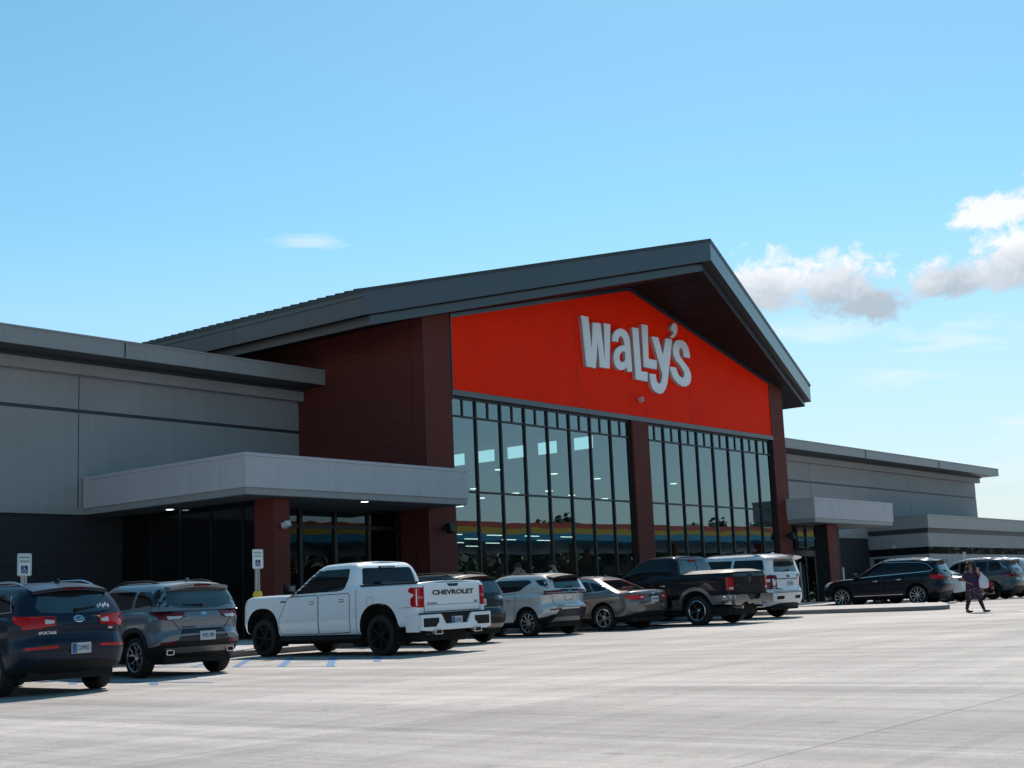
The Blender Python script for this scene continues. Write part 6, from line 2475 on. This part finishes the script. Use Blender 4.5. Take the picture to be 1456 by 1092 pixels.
purple = mat('purple_cloth', (0.034, 0.013, 0.046), .85)
b = bmesh.new()
loft(b, [(0, 0, .80, .218, .165), (0, 0, .92, .212, .165), (0, 0, 1.04, .195, .150), (0, 0, 1.17, .200, .145), (0, 0, 1.27, .205, .125), (0, .005, 1.335, .175, .095), (0, .012, 1.375, .10, .075)])
for v in b.verts:                                  # V neck
    if v.co.y < -.03 and abs(v.co.x) < .08 and v.co.z > 1.30:
        v.co.z -= (.08 - abs(v.co.x)) * 1.3
obj('dress_top', b, t, purple, 60)
b = bmesh.new()
loft(b, [(0, 0, .44, .225, .165), (.0, 0, .50, .235, .165), (0, 0, .62, .230, .170), (0, 0, .81, .221, .168)])
for i, v in enumerate(b.verts):
    if v.co.z < .55:
        q = math.atan2(v.co.y, v.co.x)
        v.co.z += .03 * math.sin(q * 6)
        v.co.x *= 1 + .05 * math.sin(q * 9)
obj('skirt', b, t, pattern_mat('skirt_pattern', (0.026, 0.016, 0.034), (0.26, 0.10, 0.13), 14, .57), 60)
for s, k in ((-1, 'R'), (1, 'L')):
    b = bmesh.new()
    a, e = Vector((s * .150, .01, 1.335)), Vector(J['elbow' + k])
    tube(b, [a, a.lerp(e, .35), a.lerp(e, .72)], [.075, .070, .066], 14)
    obj('sleeve', b, t, purple, 60)
    b = bmesh.new()
    kn, an = Vector(J['knee' + k]), Vector(J['ankle' + k])
    tube(b, [Vector((s * .09, 0, .76)), kn, kn.lerp(an, .4) + Vector((0, .015, 0)), an + Vector((0, 0, .02))], [.108, .074, .064, .047], 14)
    obj('legging', b, t, pattern_mat('legging_pattern_' + ('right' if s < 0 else 'left'), (0.010, 0.009, 0.012), (0.10, 0.05, 0.06), 18, .63), 60)
b = bmesh.new()
rnd = random.Random(4)
for k in range(46):                                # a loose head of curls
    a = rnd.uniform(0, 6.28)
    z = rnd.uniform(1.36, 1.70)
    rr = .085 * math.sqrt(max(0.05, 1 - ((z - 1.52) / .21) ** 2)) + .035
    p = Vector((hx + rr * math.cos(a), hy + .03 + rr * math.sin(a), z))
    if p.y < hy - .035 and z < 1.63:
        continue
    ball(b, p, (.052, .052, .052), 8)
obj('hair', b, t, hair_m, 60)
cup_t = thing('drink_cup', 'paper cup with a dark lid in the raised hand of the walking woman', 'cup', (0, 0, 0))
m = t.matrix_basis if False else Matrix.LocRotScale(t.location, t.rotation_euler, t.scale)
cp = m @ Vector((.19, -.265, 1.30))
cup_t.location = cp
b = bmesh.new()
lathe(b, [(0, 0), (0, .030), (.13, .040), (.13, 0)], 16, 'z')
obj('cup_wall', b, cup_t, mat('cup_paper', (.34, .22, .15), .6), 40)
b = bmesh.new()
lathe(b, [(.1305, .042), (.145, .042), (.150, .03), (.150, 0)], 16, 'z')
obj('lid', b, cup_t, hair_m, 40)
bg_p = m @ Vector((.33, -.16, .80))
b = bmesh.new()
loft(b, [(0, 0, .0, .09, .05), (0, 0, .03, .125, .065), (0, 0, .20, .13, .06), (-.01, 0, .30, .085, .035), (-.035, 0, .38, .03, .015), (-.07, -.01, .45, .015, .012)], 16)
for v in b.verts:
    q = math.sin(v.co.x * 60 + v.co.z * 25) * .006
    v.co.y += q
o_ = obj('carrier_bag', b, None, mat('bag_white', (.55, .56, .60), .5), 60)
o_.location = bg_p
o_.rotation_euler = (0, 0, R(-69.6))
tag(o_, 'white plastic carrier bag hanging from the arm of the walking woman', 'bag')

# two people on the sidewalk behind the silver crossover
dark_cloth = mat('black_cloth', (0.010, 0.010, 0.012), .9)
jean = mat('dark_jeans', (0.012, 0.016, 0.028), .9)
stand = dict(kneeR=(-.10, -.02, .48), ankleR=(-.11, .02, .09), toeR=(-.12, -.12, .035), kneeL=(.10, -.02, .48), ankleL=(.11, .02, .09), toeL=(.12, -.12, .035))


def dress(t, J):
    b = bmesh.new()
    loft(b, [(0, 0, .80, .19, .13), (0, 0, .95, .18, .13), (0, 0, 1.15, .19, .13), (0, 0, 1.28, .205, .12), (0, .005, 1.345, .17, .09), (0, .012, 1.39, .085, .07)])
    obj('shirt', b, t, dark_cloth, 60)
    for s, k in ((-1, 'R'), (1, 'L')):
        a, e = Vector((s * .150, .01, 1.335)), Vector(J['elbow' + k])
        b = bmesh.new()
        tube(b, [a, a.lerp(e, .35), a.lerp(e, .80)], [.074, .068, .060], 14)
        obj('sleeve', b, t, dark_cloth, 60)
        b = bmesh.new()
        kn, an = Vector(J['knee' + k]), Vector(J['ankle' + k])
        tube(b, [Vector((s * .09, 0, .84)), kn, an + Vector((0, 0, -.02))], [.118, .085, .070], 14)
        obj('trouser_leg', b, t, jean, 60)


J = dict(stand, head=(0, -.02), elbowR=(-.30, -.16, 1.22), wristR=(-.12, -.24, 1.36), palmR=((.6, .2, .8), (0, -1, .2), (.4, .6, 0)),
         elbowL=(.33, -.12, 1.20), wristL=(.14, -.22, 1.44), palmL=((-.7, .2, .7), (0, 1, .2), (-.4, .6, 0)))
px, py = 32.05, 25.7
t, hx, hy = person('dark-clothed person with both forearms raised, on the walk behind the silver crossover', (px, py, ground_z(px, py) + .14), R(-51.5), 1.12, J, skin_l, 'people standing on the sidewalk')
dress(t, J)
b = bmesh.new()
ball(b, (hx, hy + .022, 1.575), (.088, .100, .105), 16)
obj('hair', b, t, hair_m, 60)
J = dict(stand, head=(0, -.05), elbowR=(-.24, .03, 1.08), wristR=(-.20, -.14, .95), palmR=((.2, -.8, -.4), (0, -.4, .8), (.5, .5, 0)),
         elbowL=(.24, .03, 1.08), wristL=(.20, -.14, .95), palmL=((-.2, -.8, -.4), (0, .4, .8), (-.5, .5, 0)))
px, py = 33.75, 25.6
t, hx, hy = person('person in sunglasses and a dark shirt facing left, behind the silver crossover', (px, py, ground_z(px, py) + .14), R(-135), 1.14, J, skin_l, 'people standing on the sidewalk')
dress(t, J)
b = bmesh.new()
ball(b, (hx, hy + .025, 1.60), (.084, .092, .080), 16)
obj('hair', b, t, hair_m, 60)
b = bmesh.new()
for s in (-1, 1):
    ball(b, (hx + s * .032, hy - .095, 1.556), (.026, .010, .019), 10)
    tube(b, [(hx + s * .055, hy - .09, 1.56), (hx + s * .083, hy - .01, 1.56)], .004, 6)
tube(b, [(hx - .01, hy - .10, 1.562), (hx + .01, hy - .10, 1.562)], .004, 6)
obj('sunglasses', b, t, shoe_m, 60)
